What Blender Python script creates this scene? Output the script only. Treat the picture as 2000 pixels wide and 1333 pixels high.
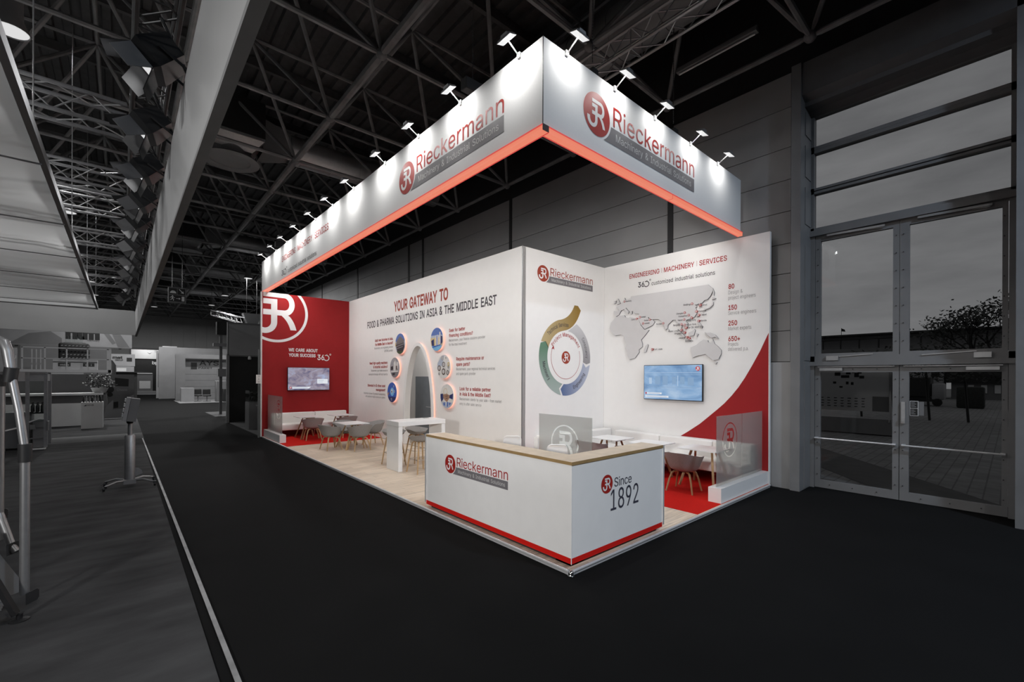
import bpy, bmesh, math, random
from mathutils import Vector, Matrix
random.seed(7)
PI = math.pi
for o in list(bpy.data.objects): bpy.data.objects.remove(o)
S = bpy.context.scene
C = S.collection

# ---------------------------------------------------------------- camera
cam = bpy.data.cameras.new('camera'); cam_o = bpy.data.objects.new('camera', cam); C.objects.link(cam_o)
cam.sensor_width = 36.0; cam.lens = 863.12 / 2000 * 36.0; cam.shift_y = (736.64 - 666.5) / 2000
cam.clip_start = 0.05; cam.clip_end = 500
cam_o.rotation_mode = 'QUATERNION'
_q = Matrix.Rotation(-0.72345, 3, 'Z') @ Matrix.Rotation(PI / 2, 3, 'X') @ Matrix.Rotation(0.004458, 3, 'Z')
cam_o.rotation_quaternion = _q.to_quaternion(); cam_o.location = (-3.385, -2.926, 2.0)
S.camera = cam_o
S.view_settings.view_transform = 'Standard'; S.view_settings.look = 'None'
S.view_settings.exposure = 0.0; S.view_settings.gamma = 1.0; S.view_settings.use_curve_mapping = False

# ---------------------------------------------------------------- sky: an overcast evening
W = bpy.data.worlds.new('overcast_sky'); S.world = W; W.use_nodes = True
nt = W.node_tree; nt.nodes.clear()
def wn(t, **k):
    n = nt.nodes.new(t)
    for a, b in k.items(): setattr(n, a, b)
    return n
w_out = wn('ShaderNodeOutputWorld'); w_bg = wn('ShaderNodeBackground'); w_tc = wn('ShaderNodeTexCoord')
w_map = wn('ShaderNodeMapping'); w_map.inputs['Scale'].default_value = (2.2, 2.2, 9.0)
w_no = wn('ShaderNodeTexNoise'); w_no.inputs['Scale'].default_value = 1.6; w_no.inputs['Detail'].default_value = 7
w_no.inputs['Roughness'].default_value = 0.55
w_cr = wn('ShaderNodeValToRGB')
w_cr.color_ramp.elements[0].position = 0.30; w_cr.color_ramp.elements[0].color = (0.135, 0.137, 0.142, 1)
w_cr.color_ramp.elements[1].position = 0.72; w_cr.color_ramp.elements[1].color = (0.235, 0.237, 0.243, 1)
for a, b in ((w_tc.outputs['Generated'], w_map.inputs['Vector']), (w_map.outputs['Vector'], w_no.inputs['Vector']),
             (w_no.outputs['Fac'], w_cr.inputs['Fac']), (w_cr.outputs['Color'], w_bg.inputs['Color']),
             (w_bg.outputs['Background'], w_out.inputs['Surface'])): nt.links.new(a, b)
w_bg.inputs['Strength'].default_value = 1.0

# light levels, all in one place (watts of the lamps built below)
P_WASH, P_INNER, P_BAY, P_COOL, P_PAR, P_FLOOD = 9.0, 24.0, 420.0, 520.0, 8.0, 72.0

# ---------------------------------------------------------------- materials
MAT = {}
def mat(name, col, rough=0.6, metal=0.0, var=0.06, scale=6.0, emit=None, es=0.0, spec=0.4, bump=0.0, stretch=(1, 1, 1)):
    if name in MAT: return MAT[name]
    m = bpy.data.materials.new(name); m.use_nodes = True; MAT[name] = m
    t = m.node_tree; b = t.nodes['Principled BSDF']
    b.inputs['Roughness'].default_value = rough; b.inputs['Metallic'].default_value = metal
    b.inputs['Specular IOR Level'].default_value = spec
    tc = t.nodes.new('ShaderNodeTexCoord'); mp = t.nodes.new('ShaderNodeMapping'); mp.inputs['Scale'].default_value = stretch
    no = t.nodes.new('ShaderNodeTexNoise'); no.inputs['Scale'].default_value = scale; no.inputs['Detail'].default_value = 4
    cr = t.nodes.new('ShaderNodeValToRGB')
    lo = [max(0, c * (1 - var)) for c in col[:3]] + [1]; hi = [min(1, c * (1 + var)) for c in col[:3]] + [1]
    cr.color_ramp.elements[0].position = 0.3; cr.color_ramp.elements[0].color = lo
    cr.color_ramp.elements[1].position = 0.7; cr.color_ramp.elements[1].color = hi
    L = t.links.new
    L(tc.outputs['Object'], mp.inputs['Vector']); L(mp.outputs['Vector'], no.inputs['Vector'])
    L(no.outputs['Fac'], cr.inputs['Fac']); L(cr.outputs['Color'], b.inputs['Base Color'])
    if bump:
        bp = t.nodes.new('ShaderNodeBump'); bp.inputs['Strength'].default_value = bump; bp.inputs['Distance'].default_value = 0.01
        L(no.outputs['Fac'], bp.inputs['Height']); L(bp.outputs['Normal'], b.inputs['Normal'])
    if emit:
        b.inputs['Emission Color'].default_value = (*emit, 1); b.inputs['Emission Strength'].default_value = es
    return m
def sr(r, g, b):
    f = lambda v: (v / 255 / 12.92) if v <= 10 else ((v / 255 + 0.055) / 1.055) ** 2.4
    return (f(r), f(g), f(b))

white_wall = mat('white_panel', (0.80, 0.785, 0.77), 0.55, var=0.01)
white_gloss = mat('white_lacquer', (0.82, 0.81, 0.80), 0.25, var=0.01)
counter_white = mat('counter_white', (0.80, 0.79, 0.78), 0.45, var=0.015)
banner_white = mat('banner_fabric', (0.82, 0.82, 0.82), 0.8, var=0.01, scale=40)
red_wall_m = mat('red_print', (0.31, 0.015, 0.017), 0.55, var=0.03, spec=.2)
red_strip = mat('red_strip', (0.62, 0.012, 0.008), 0.4, var=0.03)
brand_red = mat('brand_red_print', (0.36, 0.020, 0.015), 0.5, var=0.02)
brand_red2 = mat('rust_red_print', (0.31, 0.036, 0.012), 0.5, var=0.02)
ink = mat('dark_grey_print', (0.055, 0.050, 0.055), 0.5, var=0.03)
ink_soft = mat('mid_grey_print', (0.20, 0.19, 0.19), 0.5, var=0.03)
bar_grey = mat('grey_bar_print', (0.175, 0.165, 0.175), 0.5, var=0.03)
print_white = mat('white_print', (0.78, 0.76, 0.76), 0.5, var=0.01)
bar_text = mat('pale_grey_print', (0.60, 0.59, 0.58), 0.5, var=0.01)
map_face = mat('map_grey_face', (0.60, 0.585, 0.585), 0.6, var=0.02)
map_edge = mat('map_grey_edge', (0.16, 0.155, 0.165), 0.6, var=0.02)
alu = mat('aluminium', (0.70, 0.70, 0.71), 0.32, 0.45, var=0.03, scale=20)
alu_dull = mat('dull_aluminium', (0.34, 0.34, 0.345), 0.4, 0.7, var=0.06, scale=15)
chrome = mat('chrome', (0.75, 0.75, 0.75), 0.15, 1.0, var=0.02)
black = mat('black_plastic', (0.012, 0.012, 0.013), 0.45, var=0.1)
toe_black = mat('dark_plinth', (0.030, 0.026, 0.024), 0.6, var=0.1)
dark_metal = mat('dark_metal', (0.035, 0.035, 0.036), 0.5, 0.3, var=0.15)
frame_paint = mat('roof_tube_paint', (0.165, 0.165, 0.167), 0.5, 0.0, var=0.25, scale=3)
roof_m = mat('roof_sheet', (0.050, 0.050, 0.051), 0.7, var=0.2)
purlin_m = mat('roof_purlin', (0.065, 0.065, 0.066), 0.6, var=0.2)
hall_wall = mat('hall_wall_panel', (0.27, 0.27, 0.272), 0.6, var=0.05, scale=1.2)
hall_wall_pale = mat('hall_wall_pale', (0.25, 0.25, 0.252), 0.55, var=0.05, scale=1.5)
hall_dark = mat('hall_dark_trim', (0.020, 0.020, 0.021), 0.6, var=0.1)
door_frame = mat('door_frame_paint', (0.165, 0.165, 0.167), 0.45, var=0.08, scale=3)
lintel_m = mat('lintel_panel', (0.105, 0.105, 0.107), 0.5, var=0.06)
end_wall_m = mat('end_wall_panel', (0.42, 0.42, 0.42), 0.6, var=0.04, scale=1.2)
nb_banner = mat('neighbour_banner_cloth', (0.42, 0.42, 0.42), 0.8, var=0.05, scale=1.0)
board_m = mat('map_board_face', (0.50, 0.50, 0.50), 0.5, var=0.05, scale=2)
booth_white = mat('neighbour_white', (0.60, 0.60, 0.60), 0.6, var=0.04, scale=2)
booth_grey = mat('neighbour_grey', (0.28, 0.28, 0.285), 0.6, var=0.05, scale=2)
booth_mid = mat('neighbour_mid_grey', (0.15, 0.15, 0.152), 0.6, var=0.06, scale=2)
booth_dark = mat('neighbour_dark', (0.014, 0.014, 0.014), 0.6, var=0.1)
sofa_m = mat('white_upholstery', (0.80, 0.78, 0.755), 0.6, var=0.015, scale=8)
seam_m = mat('upholstery_seam', (0.42, 0.37, 0.33), 0.8, var=0.05)
table_white = mat('table_top_white', (0.82, 0.81, 0.80), 0.35, var=0.01)
oak = mat('oak_wood', (0.46, 0.30, 0.155), 0.5, var=0.16, scale=9, stretch=(1, 1, 0.12))
walnut = mat('brown_oak', (0.30, 0.17, 0.085), 0.5, var=0.16, scale=9, stretch=(1, 1, 0.12))
felt = mat('grey_felt', (0.30, 0.285, 0.275), 0.95, var=0.22, scale=140, bump=0.2)
stool_white = mat('white_shell', (0.82, 0.81, 0.80), 0.4, var=0.01)
fabric_ceiling = None
def two_sided_fabric():
    m = bpy.data.materials.new('stretched_fabric'); m.use_nodes = True
    t = m.node_tree; t.nodes.clear(); L = t.links.new
    out = t.nodes.new('ShaderNodeOutputMaterial'); d = t.nodes.new('ShaderNodeBsdfDiffuse'); tr = t.nodes.new('ShaderNodeBsdfTranslucent')
    mx = t.nodes.new('ShaderNodeMixShader'); mx.inputs[0].default_value = 0.35
    tc = t.nodes.new('ShaderNodeTexCoord'); no = t.nodes.new('ShaderNodeTexNoise'); no.inputs['Scale'].default_value = 0.6
    cr = t.nodes.new('ShaderNodeValToRGB'); cr.color_ramp.elements[0].color = (0.62, 0.62, 0.62, 1); cr.color_ramp.elements[1].color = (0.8, 0.8, 0.8, 1)
    L(tc.outputs['Object'], no.inputs['Vector']); L(no.outputs['Fac'], cr.inputs['Fac'])
    L(cr.outputs['Color'], d.inputs['Color']); L(cr.outputs['Color'], tr.inputs['Color'])
    L(d.outputs[0], mx.inputs[1]); L(tr.outputs[0], mx.inputs[2]); L(mx.outputs[0], out.inputs['Surface'])
    return m
fabric_ceiling = two_sided_fabric()
def pane_glass(name, tint, refl):
    m = bpy.data.materials.new(name); m.use_nodes = True
    t = m.node_tree; t.nodes.clear(); L = t.links.new
    out = t.nodes.new('ShaderNodeOutputMaterial'); tr = t.nodes.new('ShaderNodeBsdfTransparent'); gl = t.nodes.new('ShaderNodeBsdfGlossy')
    gl.inputs['Roughness'].default_value = 0.02; gl.inputs['Color'].default_value = (1, 1, 1, 1)
    tr.inputs['Color'].default_value = (*tint, 1)
    fr = t.nodes.new('ShaderNodeFresnel'); fr.inputs['IOR'].default_value = refl
    mx = t.nodes.new('ShaderNodeMixShader')
    tc = t.nodes.new('ShaderNodeTexCoord'); no = t.nodes.new('ShaderNodeTexNoise'); no.inputs['Scale'].default_value = 2
    ge = t.nodes.new('ShaderNodeNewGeometry'); mu = t.nodes.new('ShaderNodeMath'); mu.operation = 'MULTIPLY'; su = t.nodes.new('ShaderNodeMath'); su.operation = 'SUBTRACT'; su.inputs[0].default_value = 1.0
    L(ge.outputs['Backfacing'], su.inputs[1]); L(su.outputs[0], mu.inputs[0]); L(fr.outputs[0], mu.inputs[1]); L(mu.outputs[0], mx.inputs[0]); L(tr.outputs[0], mx.inputs[1]); L(gl.outputs[0], mx.inputs[2]); L(mx.outputs[0], out.inputs['Surface'])
    return m
window_glass = pane_glass('window_glass', (0.86, 0.86, 0.86), 1.25)
clear_glass = pane_glass('clear_glass', (0.93, 0.95, 0.94), 1.3)
def frosted():
    m = bpy.data.materials.new('frosted_film'); m.use_nodes = True
    t = m.node_tree; t.nodes.clear(); L = t.links.new
    out = t.nodes.new('ShaderNodeOutputMaterial'); d = t.nodes.new('ShaderNodeBsdfDiffuse'); rf = t.nodes.new('ShaderNodeBsdfRefraction')
    d.inputs['Color'].default_value = (0.55, 0.55, 0.54, 1); rf.inputs['Color'].default_value = (0.78, 0.78, 0.77, 1)
    rf.inputs['Roughness'].default_value = 0.42; rf.inputs['IOR'].default_value = 1.02
    tl = t.nodes.new('ShaderNodeBsdfTranslucent'); tl.inputs['Color'].default_value = (0.5, 0.5, 0.5, 1)
    m1 = t.nodes.new('ShaderNodeMixShader'); m1.inputs[0].default_value = 0.5
    m2 = t.nodes.new('ShaderNodeMixShader'); m2.inputs[0].default_value = 0.5
    L(d.outputs[0], m1.inputs[1]); L(tl.outputs[0], m1.inputs[2]); L(m1.outputs[0], m2.inputs[1]); L(rf.outputs[0], m2.inputs[2]); L(m2.outputs[0], out.inputs['Surface'])
    return m
frost_m = frosted()
def emission(name, col, strength, var=0.0):
    m = mat(name, (0.05, 0.05, 0.05), 0.5, emit=col, es=strength); return m
led_core = emission('led_core', (0.90, 0.235, 0.135), 0.86)
led_edge = emission('led_edge', (0.80, 0.055, 0.05), 0.75)
halo_led = emission('halo_led', (1.0, 0.30, 0.20), 2.2)
lens_m = emission('lamp_lens', (1.0, 1.0, 1.0), 0.75)
bay_lens = emission('bay_lens', (1.0, 1.0, 1.0), 0.7)

def brick(name, c1, c2, mortar, w, h, ms, rough, axes='xy', rot=0.0, noise=None, freq=2, offset=0.5):
    m = bpy.data.materials.new(name); m.use_nodes = True; t = m.node_tree; b = t.nodes['Principled BSDF']; L = t.links.new
    tc = t.nodes.new('ShaderNodeTexCoord'); mp = t.nodes.new('ShaderNodeMapping'); mp.inputs['Rotation'].default_value = (0, 0, rot)
    br = t.nodes.new('ShaderNodeTexBrick'); br.inputs['Scale'].default_value = 1.0
    br.inputs['Brick Width'].default_value = w; br.inputs['Row Height'].default_value = h; br.inputs['Mortar Size'].default_value = ms
    br.inputs['Color1'].default_value = (*c1, 1); br.inputs['Color2'].default_value = (*c2, 1); br.inputs['Mortar'].default_value = (*mortar, 1)
    br.offset = offset
    L(tc.outputs['Object'], mp.inputs['Vector']); L(mp.outputs['Vector'], br.inputs['Vector'])
    no = t.nodes.new('ShaderNodeTexNoise'); no.inputs['Scale'].default_value = 3.0; no.inputs['Detail'].default_value = 6
    m2 = t.nodes.new('ShaderNodeMapping'); m2.inputs['Scale'].default_value = noise or (1, 1, 1); m2.inputs['Rotation'].default_value = (0, 0, rot)
    L(tc.outputs['Object'], m2.inputs['Vector']); L(m2.outputs['Vector'], no.inputs['Vector'])
    cr = t.nodes.new('ShaderNodeValToRGB'); cr.color_ramp.elements[0].position = 0.3; cr.color_ramp.elements[0].color = (0.72, 0.72, 0.72, 1)
    cr.color_ramp.elements[1].position = 0.7; cr.color_ramp.elements[1].color = (1.1, 1.1, 1.1, 1)
    mx = t.nodes.new('ShaderNodeMix'); mx.data_type = 'RGBA'; mx.blend_type = 'MULTIPLY'; mx.inputs[0].default_value = 1.0
    L(no.outputs['Fac'], cr.inputs['Fac']); L(br.outputs['Color'], mx.inputs[6]); L(cr.outputs['Color'], mx.inputs[7]); L(mx.outputs[2], b.inputs['Base Color'])
    b.inputs['Roughness'].default_value = rough
    return m
wood_floor_m = brick('oak_plank_floor', (0.76, 0.63, 0.50), (0.63, 0.51, 0.395), (0.42, 0.32, 0.23), 1.2, 0.19, 0.003, 0.42, rot=0, noise=(0.8, 9, 1))
paving_m = brick('paving', (0.21, 0.21, 0.21), (0.165, 0.165, 0.165), (0.10, 0.10, 0.10), 0.4, 0.2, 0.012, 0.8, noise=(0.7, 0.7, 1))
worktop_m = mat('oak_worktop', (0.60, 0.49, 0.37), 0.4, var=0.10, scale=7, stretch=(1, 1, 1))
worktop_edge = mat('oak_worktop_edge', (0.33, 0.215, 0.095), 0.5, var=0.10, scale=7)
def carpet(name, c, var, sc, st=(1, 1, 1)):
    return mat(name, c, 0.95, var=var, scale=sc, stretch=st, spec=0.1)
aisle_m = carpet('black_aisle_carpet', (0.0055, 0.0055, 0.0056), 0.12, 1.5)
red_carpet_m = carpet('red_carpet', (0.50, 0.012, 0.008), 0.10, 60)
grey_carpet_m = carpet('grey_carpet', (0.050, 0.050, 0.051), 0.30, 1.4, (1, 2.6, 1))
pale_strip_m = carpet('pale_floor_strip', (0.115, 0.115, 0.116), 0.1, 1.5)

# ---------------------------------------------------------------- mesh helpers
class MB:
    def __init__(s): s.v = []; s.f = []; s.mi = []; s.sm = []; s.m = 0
    def add(s, vs, fs, smooth=False):
        b = len(s.v); s.v += [tuple(p) for p in vs]
        for f in fs: s.f.append([b + i for i in f]); s.mi.append(s.m); s.sm.append(smooth)
    def box(s, x0, x1, y0, y1, z0, z1):
        x0, x1 = min(x0, x1), max(x0, x1); y0, y1 = min(y0, y1), max(y0, y1); z0, z1 = min(z0, z1), max(z0, z1)
        s.add([(x, y, z) for z in (z0, z1) for y in (y0, y1) for x in (x0, x1)],
              [(0, 2, 3, 1), (4, 5, 7, 6), (0, 1, 5, 4), (2, 6, 7, 3), (0, 4, 6, 2), (1, 3, 7, 5)])
    def rbox(s, x0, x1, y0, y1, z0, z1, r, n=3):
        # box with rounded vertical and horizontal edges (a bevelled cuboid)
        bm = bmesh.new(); bmesh.ops.create_cube(bm, size=1)
        for v in bm.verts: v.co = Vector(((x0 + x1) / 2 + v.co.x * (x1 - x0), (y0 + y1) / 2 + v.co.y * (y1 - y0), (z0 + z1) / 2 + v.co.z * (z1 - z0)))
        bmesh.ops.bevel(bm, geom=bm.edges[:] + bm.verts[:], offset=r, segments=n, profile=0.5, affect='EDGES')
        s.bm(bm, True); bm.free()
    def bm(s, bm, smooth=False, f=lambda p: p):
        bm.verts.index_update(); s.add([f(v.co) for v in bm.verts], [[v.index for v in fc.verts] for fc in bm.faces], smooth)
    def quad(s, a, b, c, d): s.add([a, b, c, d], [(0, 1, 2, 3)])
    def bar(s, p, q, w, h=None, up=(0, 0, 1)):
        p = Vector(p); q = Vector(q); d = (q - p).normalized(); u = Vector(up)
        if abs(d.dot(u)) > 0.98: u = Vector((1, 0, 0))
        a = d.cross(u).normalized(); b = a.cross(d); h = h or w
        vs = [e + a * sx * w / 2 + b * sz * h / 2 for e in (p, q) for sx, sz in ((-1, -1), (1, -1), (1, 1), (-1, 1))]
        s.add(vs, [(3, 2, 1, 0), (4, 5, 6, 7), (0, 1, 5, 4), (1, 2, 6, 5), (2, 3, 7, 6), (3, 0, 4, 7)])
    def tube(s, pts, r, n=8, closed=False, caps=True, smooth=True):
        pts = [Vector(p) for p in pts]; N = len(pts); rr = r if hasattr(r, '__len__') else [r] * N
        vs = []; prev = None
        for i, p in enumerate(pts):
            if closed: d = pts[(i + 1) % N] - pts[i - 1]
            else: d = pts[min(i + 1, N - 1)] - pts[max(i - 1, 0)]
            d.normalize()
            if prev is None:
                u = Vector((0, 0, 1)) if abs(d.z) < 0.9 else Vector((1, 0, 0))
                a = d.cross(u).normalized()
            else:
                a = prev - d * prev.dot(d)
                a = a.normalized() if a.length > 1e-6 else d.orthogonal().normalized()
            prev = a; b = d.cross(a)
            vs += [p + (a * math.cos(2 * PI * k / n) + b * math.sin(2 * PI * k / n)) * rr[i] for k in range(n)]
        fs = []
        for i in range(N if closed else N - 1):
            j = (i + 1) % N
            fs += [(i * n + k, i * n + (k + 1) % n, j * n + (k + 1) % n, j * n + k) for k in range(n)]
        s.add(vs, fs, smooth)
        if caps and not closed:
            s.add(vs[:n], [list(range(n))[::-1]]); s.add(vs[-n:], [list(range(n))])
    def lathe(s, prof, c=(0, 0, 0), n=24, smooth=True, axis='z'):
        cx, cy, cz = c; vs = []
        for r, z in prof:
            for k in range(n):
                x, y = r * math.cos(2 * PI * k / n), r * math.sin(2 * PI * k / n)
                vs.append((cx + x, cy + y, cz + z) if axis == 'z' else ((cx + z, cy + x, cz + y) if axis == 'x' else (cx + y, cy + z, cz + x)))
        fs = [(i * n + k, i * n + (k + 1) % n, (i + 1) * n + (k + 1) % n, (i + 1) * n + k) for i in range(len(prof) - 1) for k in range(n)]
        s.add(vs, fs, smooth)
        if prof[0][0] > 1e-5: s.add(vs[:n], [list(range(n))[::-1]])
        if prof[-1][0] > 1e-5: s.add(vs[-n:], [list(range(n))])
    def sphere(s, c, r, n=12):
        s.lathe([(r * math.sin(PI * i / (n // 2)) if 0 < i < n // 2 else 1e-6, -r * math.cos(PI * i / (n // 2))) for i in range(n // 2 + 1)], c, n)
    def prism(s, poly, fr, n0, n1, edge_m=None):
        # a polygon (u, v) on a plane, extruded from depth n0 to n1 towards the viewer side
        N = len(poly); a = [fr(u, v, n1) for u, v in poly]; b = [fr(u, v, n0) for u, v in poly]
        s.add(a, [list(range(N))]); s.add(b, [list(range(N))[::-1]])
        k = s.m
        if edge_m is not None: s.m = edge_m
        s.add(a + b, [(i, N + i, N + (i + 1) % N, (i + 1) % N) for i in range(N)]); s.m = k
    def flat(s, poly, fr, n): s.add([fr(u, v, n) for u, v in poly], [list(range(len(poly)))])

def FX(x): return lambda u, v, n: (x - n, -u, v)       # a wall whose face looks towards -x
def FY(y): return lambda u, v, n: (u, y - n, v)        # a wall whose face looks towards -y
def root_loc(p):
    while p.parent: p = p.parent
    return p.location.copy()
def root_inv(p):
    while p.parent: p = p.parent
    return (Matrix.Translation(p.location) @ p.rotation_euler.to_matrix().to_4x4()).inverted()

def obj(name, mb, m=None, parent=None, label=None, local=False, recalc=True):
    me = bpy.data.meshes.new(name); vs = mb.v
    if parent is not None and not local:
        I = root_inv(parent); vs = [I @ Vector(p) for p in vs]
    me.from_pydata([tuple(p) for p in vs], [], mb.f)
    for x in (m if isinstance(m, (list, tuple)) else [m]): me.materials.append(x)
    for i, p in enumerate(me.polygons): p.material_index = mb.mi[i]; p.use_smooth = mb.sm[i]
    me.update()
    if recalc:
        b = bmesh.new(); b.from_mesh(me); bmesh.ops.remove_doubles(b, verts=b.verts, dist=1e-6)
        bmesh.ops.recalc_face_normals(b, faces=b.faces); b.to_mesh(me); b.free()
    if any(mb.sm): me.set_sharp_from_angle(angle=math.radians(42))
    o = bpy.data.objects.new(name, me); C.objects.link(o)
    if parent is not None: o.parent = parent
    if label: o['label'] = label
    return o
def tag(o, label, cat, group=None, kind=None):
    o['label'] = label; o['category'] = cat
    if group: o['group'] = group
    if kind: o['kind'] = kind
    return o
def thing(name, label, cat, loc=(0, 0, 0), rz=0.0, group=None):
    o = bpy.data.objects.new(name, None); C.objects.link(o); o.empty_display_size = 0.2
    o.location = loc; o.rotation_euler = (0, 0, rz)
    return tag(o, label, cat, group)
def struct(name, mb, m, parent=None):
    o = obj(name, mb, m, parent)
    if parent is None: o['kind'] = 'structure'
    return o
def dup(root, loc, rz=None, label=None, group=None):
    r = root.copy(); C.objects.link(r); r.location = loc
    if rz is not None: r.rotation_euler = (0, 0, rz)
    if label: r['label'] = label
    if group: r['group'] = group
    def kids(a, b):
        for ch in list(a.children):
            c = ch.copy(); C.objects.link(c); c.parent = b
            kids(ch, c)
    kids(root, r)
    return r
def lamp(parent, loc, target, power, sx, sy=None, col=(1, 1, 1), spread=PI):
    l = bpy.data.lights.new('lamp_light', 'AREA'); l.energy = power; l.color = col; l.spread = spread
    l.shape = 'RECTANGLE' if sy else 'DISK'; l.size = sx
    if sy: l.size_y = sy
    o = bpy.data.objects.new('lamp_light', l); C.objects.link(o)
    d = Vector(target) - Vector(loc)
    o.parent = parent; I = root_inv(parent)
    M4 = I @ (Matrix.Translation(loc) @ d.to_track_quat('-Z', 'Y').to_matrix().to_4x4())
    o.location = M4.to_translation(); o.rotation_euler = M4.to_euler()
    return o

# ---------------------------------------------------------------- lettering
FONT = None
try:
    import os
    for base in (bpy.utils.system_resource('DATAFILES'), bpy.utils.resource_path('LOCAL') + '/datafiles'):
        fp = os.path.join(base or '', 'fonts', 'Inter.woff2')
        if os.path.exists(fp): FONT = bpy.data.fonts.load(fp); break
except Exception: FONT = None
_ch = {}; _adv = {}
def _outline(txt):
    # outline loops of one string and its width, from the font curve
    cu = bpy.data.curves.new('lettering', 'FONT'); cu.body = txt; cu.size = 1.0; cu.resolution_u = 4; cu.fill_mode = 'NONE'
    if FONT: cu.font = FONT
    o = bpy.data.objects.new('lettering', cu); C.objects.link(o)
    dg = bpy.context.evaluated_depsgraph_get(); me = bpy.data.meshes.new_from_object(o.evaluated_get(dg))
    co = [(v.co.x, v.co.y) for v in me.vertices]; nx = {}
    for e in me.edges: nx.setdefault(e.vertices[0], []).append(e.vertices[1]); nx.setdefault(e.vertices[1], []).append(e.vertices[0])
    bpy.data.objects.remove(o); bpy.data.curves.remove(cu); bpy.data.meshes.remove(me)
    seen = set(); loops = []
    for s in range(len(co)):
        if s in seen or s not in nx: continue
        lp = [s]; seen.add(s); prev, cur = s, min(nx[s])
        while cur not in seen:
            lp.append(cur); seen.add(cur)
            n2 = [k for k in nx[cur] if k != prev]; prev, cur = cur, (n2[0] if n2 else s)
        loops.append([co[k] for k in lp])
    return loops, [c[0] for c in co]
def _area(l): return sum(l[i - 1][0] * l[i][1] - l[i][0] * l[i - 1][1] for i in range(len(l))) / 2
def _inside(p, l):
    r = False
    for i in range(len(l)):
        (x1, y1), (x2, y2) = l[i - 1], l[i]
        if (y1 > p[1]) != (y2 > p[1]) and p[0] < (x2 - x1) * (p[1] - y1) / (y2 - y1) + x1: r = not r
    return r
def _grow(l, b, sg):
    # move an outline outwards by b (holes shrink)
    r = []; n = len(l)
    for i in range(n):
        (x0, y0), (x1, y1), (x2, y2) = l[i - 1], l[i], l[(i + 1) % n]
        a = Vector((y1 - y0, x0 - x1)); c = Vector((y2 - y1, x1 - x2))
        if a.length < 1e-7 or c.length < 1e-7: r.append(l[i]); continue
        a.normalize(); c.normalize(); m = a + c
        if m.length < .3: m = a
        m.normalize(); k = min(1.6, 1 / max(.3, m.dot(a))); r.append((x1 + sg * m.x * b * k, y1 + sg * m.y * b * k))
    return r
def _scanfill(loops):
    # trapezoids covering every point with non-zero winding, so that overlapping strokes merge
    E_ = []
    for l in loops:
        for i in range(len(l)):
            (x1, y1), (x2, y2) = l[i - 1], l[i]
            if abs(y1 - y2) > 1e-7: E_.append((x1, y1, x2, y2, 1) if y1 < y2 else (x2, y2, x1, y1, -1))
    ys = {round(v, 5) for e in E_ for v in (e[1], e[3])}
    for i in range(len(E_)):
        a = E_[i]
        for j in range(i):
            b_ = E_[j]
            if min(a[3], b_[3]) - max(a[1], b_[1]) < 1e-5 or max(a[0], a[2]) < min(b_[0], b_[2]) or max(b_[0], b_[2]) < min(a[0], a[2]): continue
            s1, s2 = (a[2] - a[0]) / (a[3] - a[1]), (b_[2] - b_[0]) / (b_[3] - b_[1])
            if abs(s1 - s2) < 1e-9: continue
            y = (b_[0] - s2 * b_[1] - a[0] + s1 * a[1]) / (s1 - s2)
            if max(a[1], b_[1]) < y < min(a[3], b_[3]): ys.add(round(y, 5))
    ys = sorted(ys); V, F = [], []
    for y0, y1 in zip(ys[:-1], ys[1:]):
        if y1 - y0 < 1.5e-5: continue
        ym = (y0 + y1) / 2; act = []
        for e in E_:
            if e[1] < ym < e[3]:
                s = (e[2] - e[0]) / (e[3] - e[1]); act.append((e[0] + s * (ym - e[1]), e[0] + s * (y0 - e[1]), e[0] + s * (y1 - e[1]), e[4]))
        act.sort(); w = 0; st = None
        for t in act:
            if w == 0: st = t
            w += t[3]
            if w == 0:
                b_ = len(V); V += [(st[1], y0, 0), (t[1], y0, 0), (t[2], y1, 0), (st[2], y1, 0)]; F.append([b_, b_ + 1, b_ + 2, b_ + 3])
    return V, F
def _char(c, bold=0.0):
    if (c, bold) in _ch: return _ch[c, bold]
    loops, xs = _outline(c); q = []
    for l in loops:
        l = [p_ for i, p_ in enumerate(l) if math.dist(p_, l[i - 1]) > 1e-5]
        if len(l) > 2: q.append(l)
    vs, fs = [], []
    if q:
        sg = 1 if _area(max(q, key=lambda l: abs(_area(l)))) > 0 else -1
        if bold: q = [_grow(l, bold, sg) for l in q]
        vs, fs = _scanfill(q)
    _ch[c, bold] = (vs, fs, q); return _ch[c, bold]
def _advance(c):
    if c not in _adv:
        w = lambda t: max(_outline(t)[1]) - min(_outline(t)[1])
        _adv[c] = w('H' + c + 'H') - w('HH') if c != ' ' else 0.28
        if c == 'H': _adv[c] = w('HH') - w('H')
    return _adv[c]
_hadv = None
_tc = {}
def glyphs(txt, bold=0.0, res=3):
    # faces of a line of text; bold thickens every stroke by that much (in letter heights)
    k = (txt, bold)
    if k in _tc: return _tc[k]
    V, F = [], []; x = 0.0
    for c in txt:
        if c == ' ': x += .28; continue
        vs, fs, loops = _char(c, bold); b = len(V); V += [(p[0] + x, p[1], p[2]) for p in vs]; F += [[b + i for i in f] for f in fs]
        x += _advance(c)
    _tc[k] = (V, F); return _tc[k]
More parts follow.
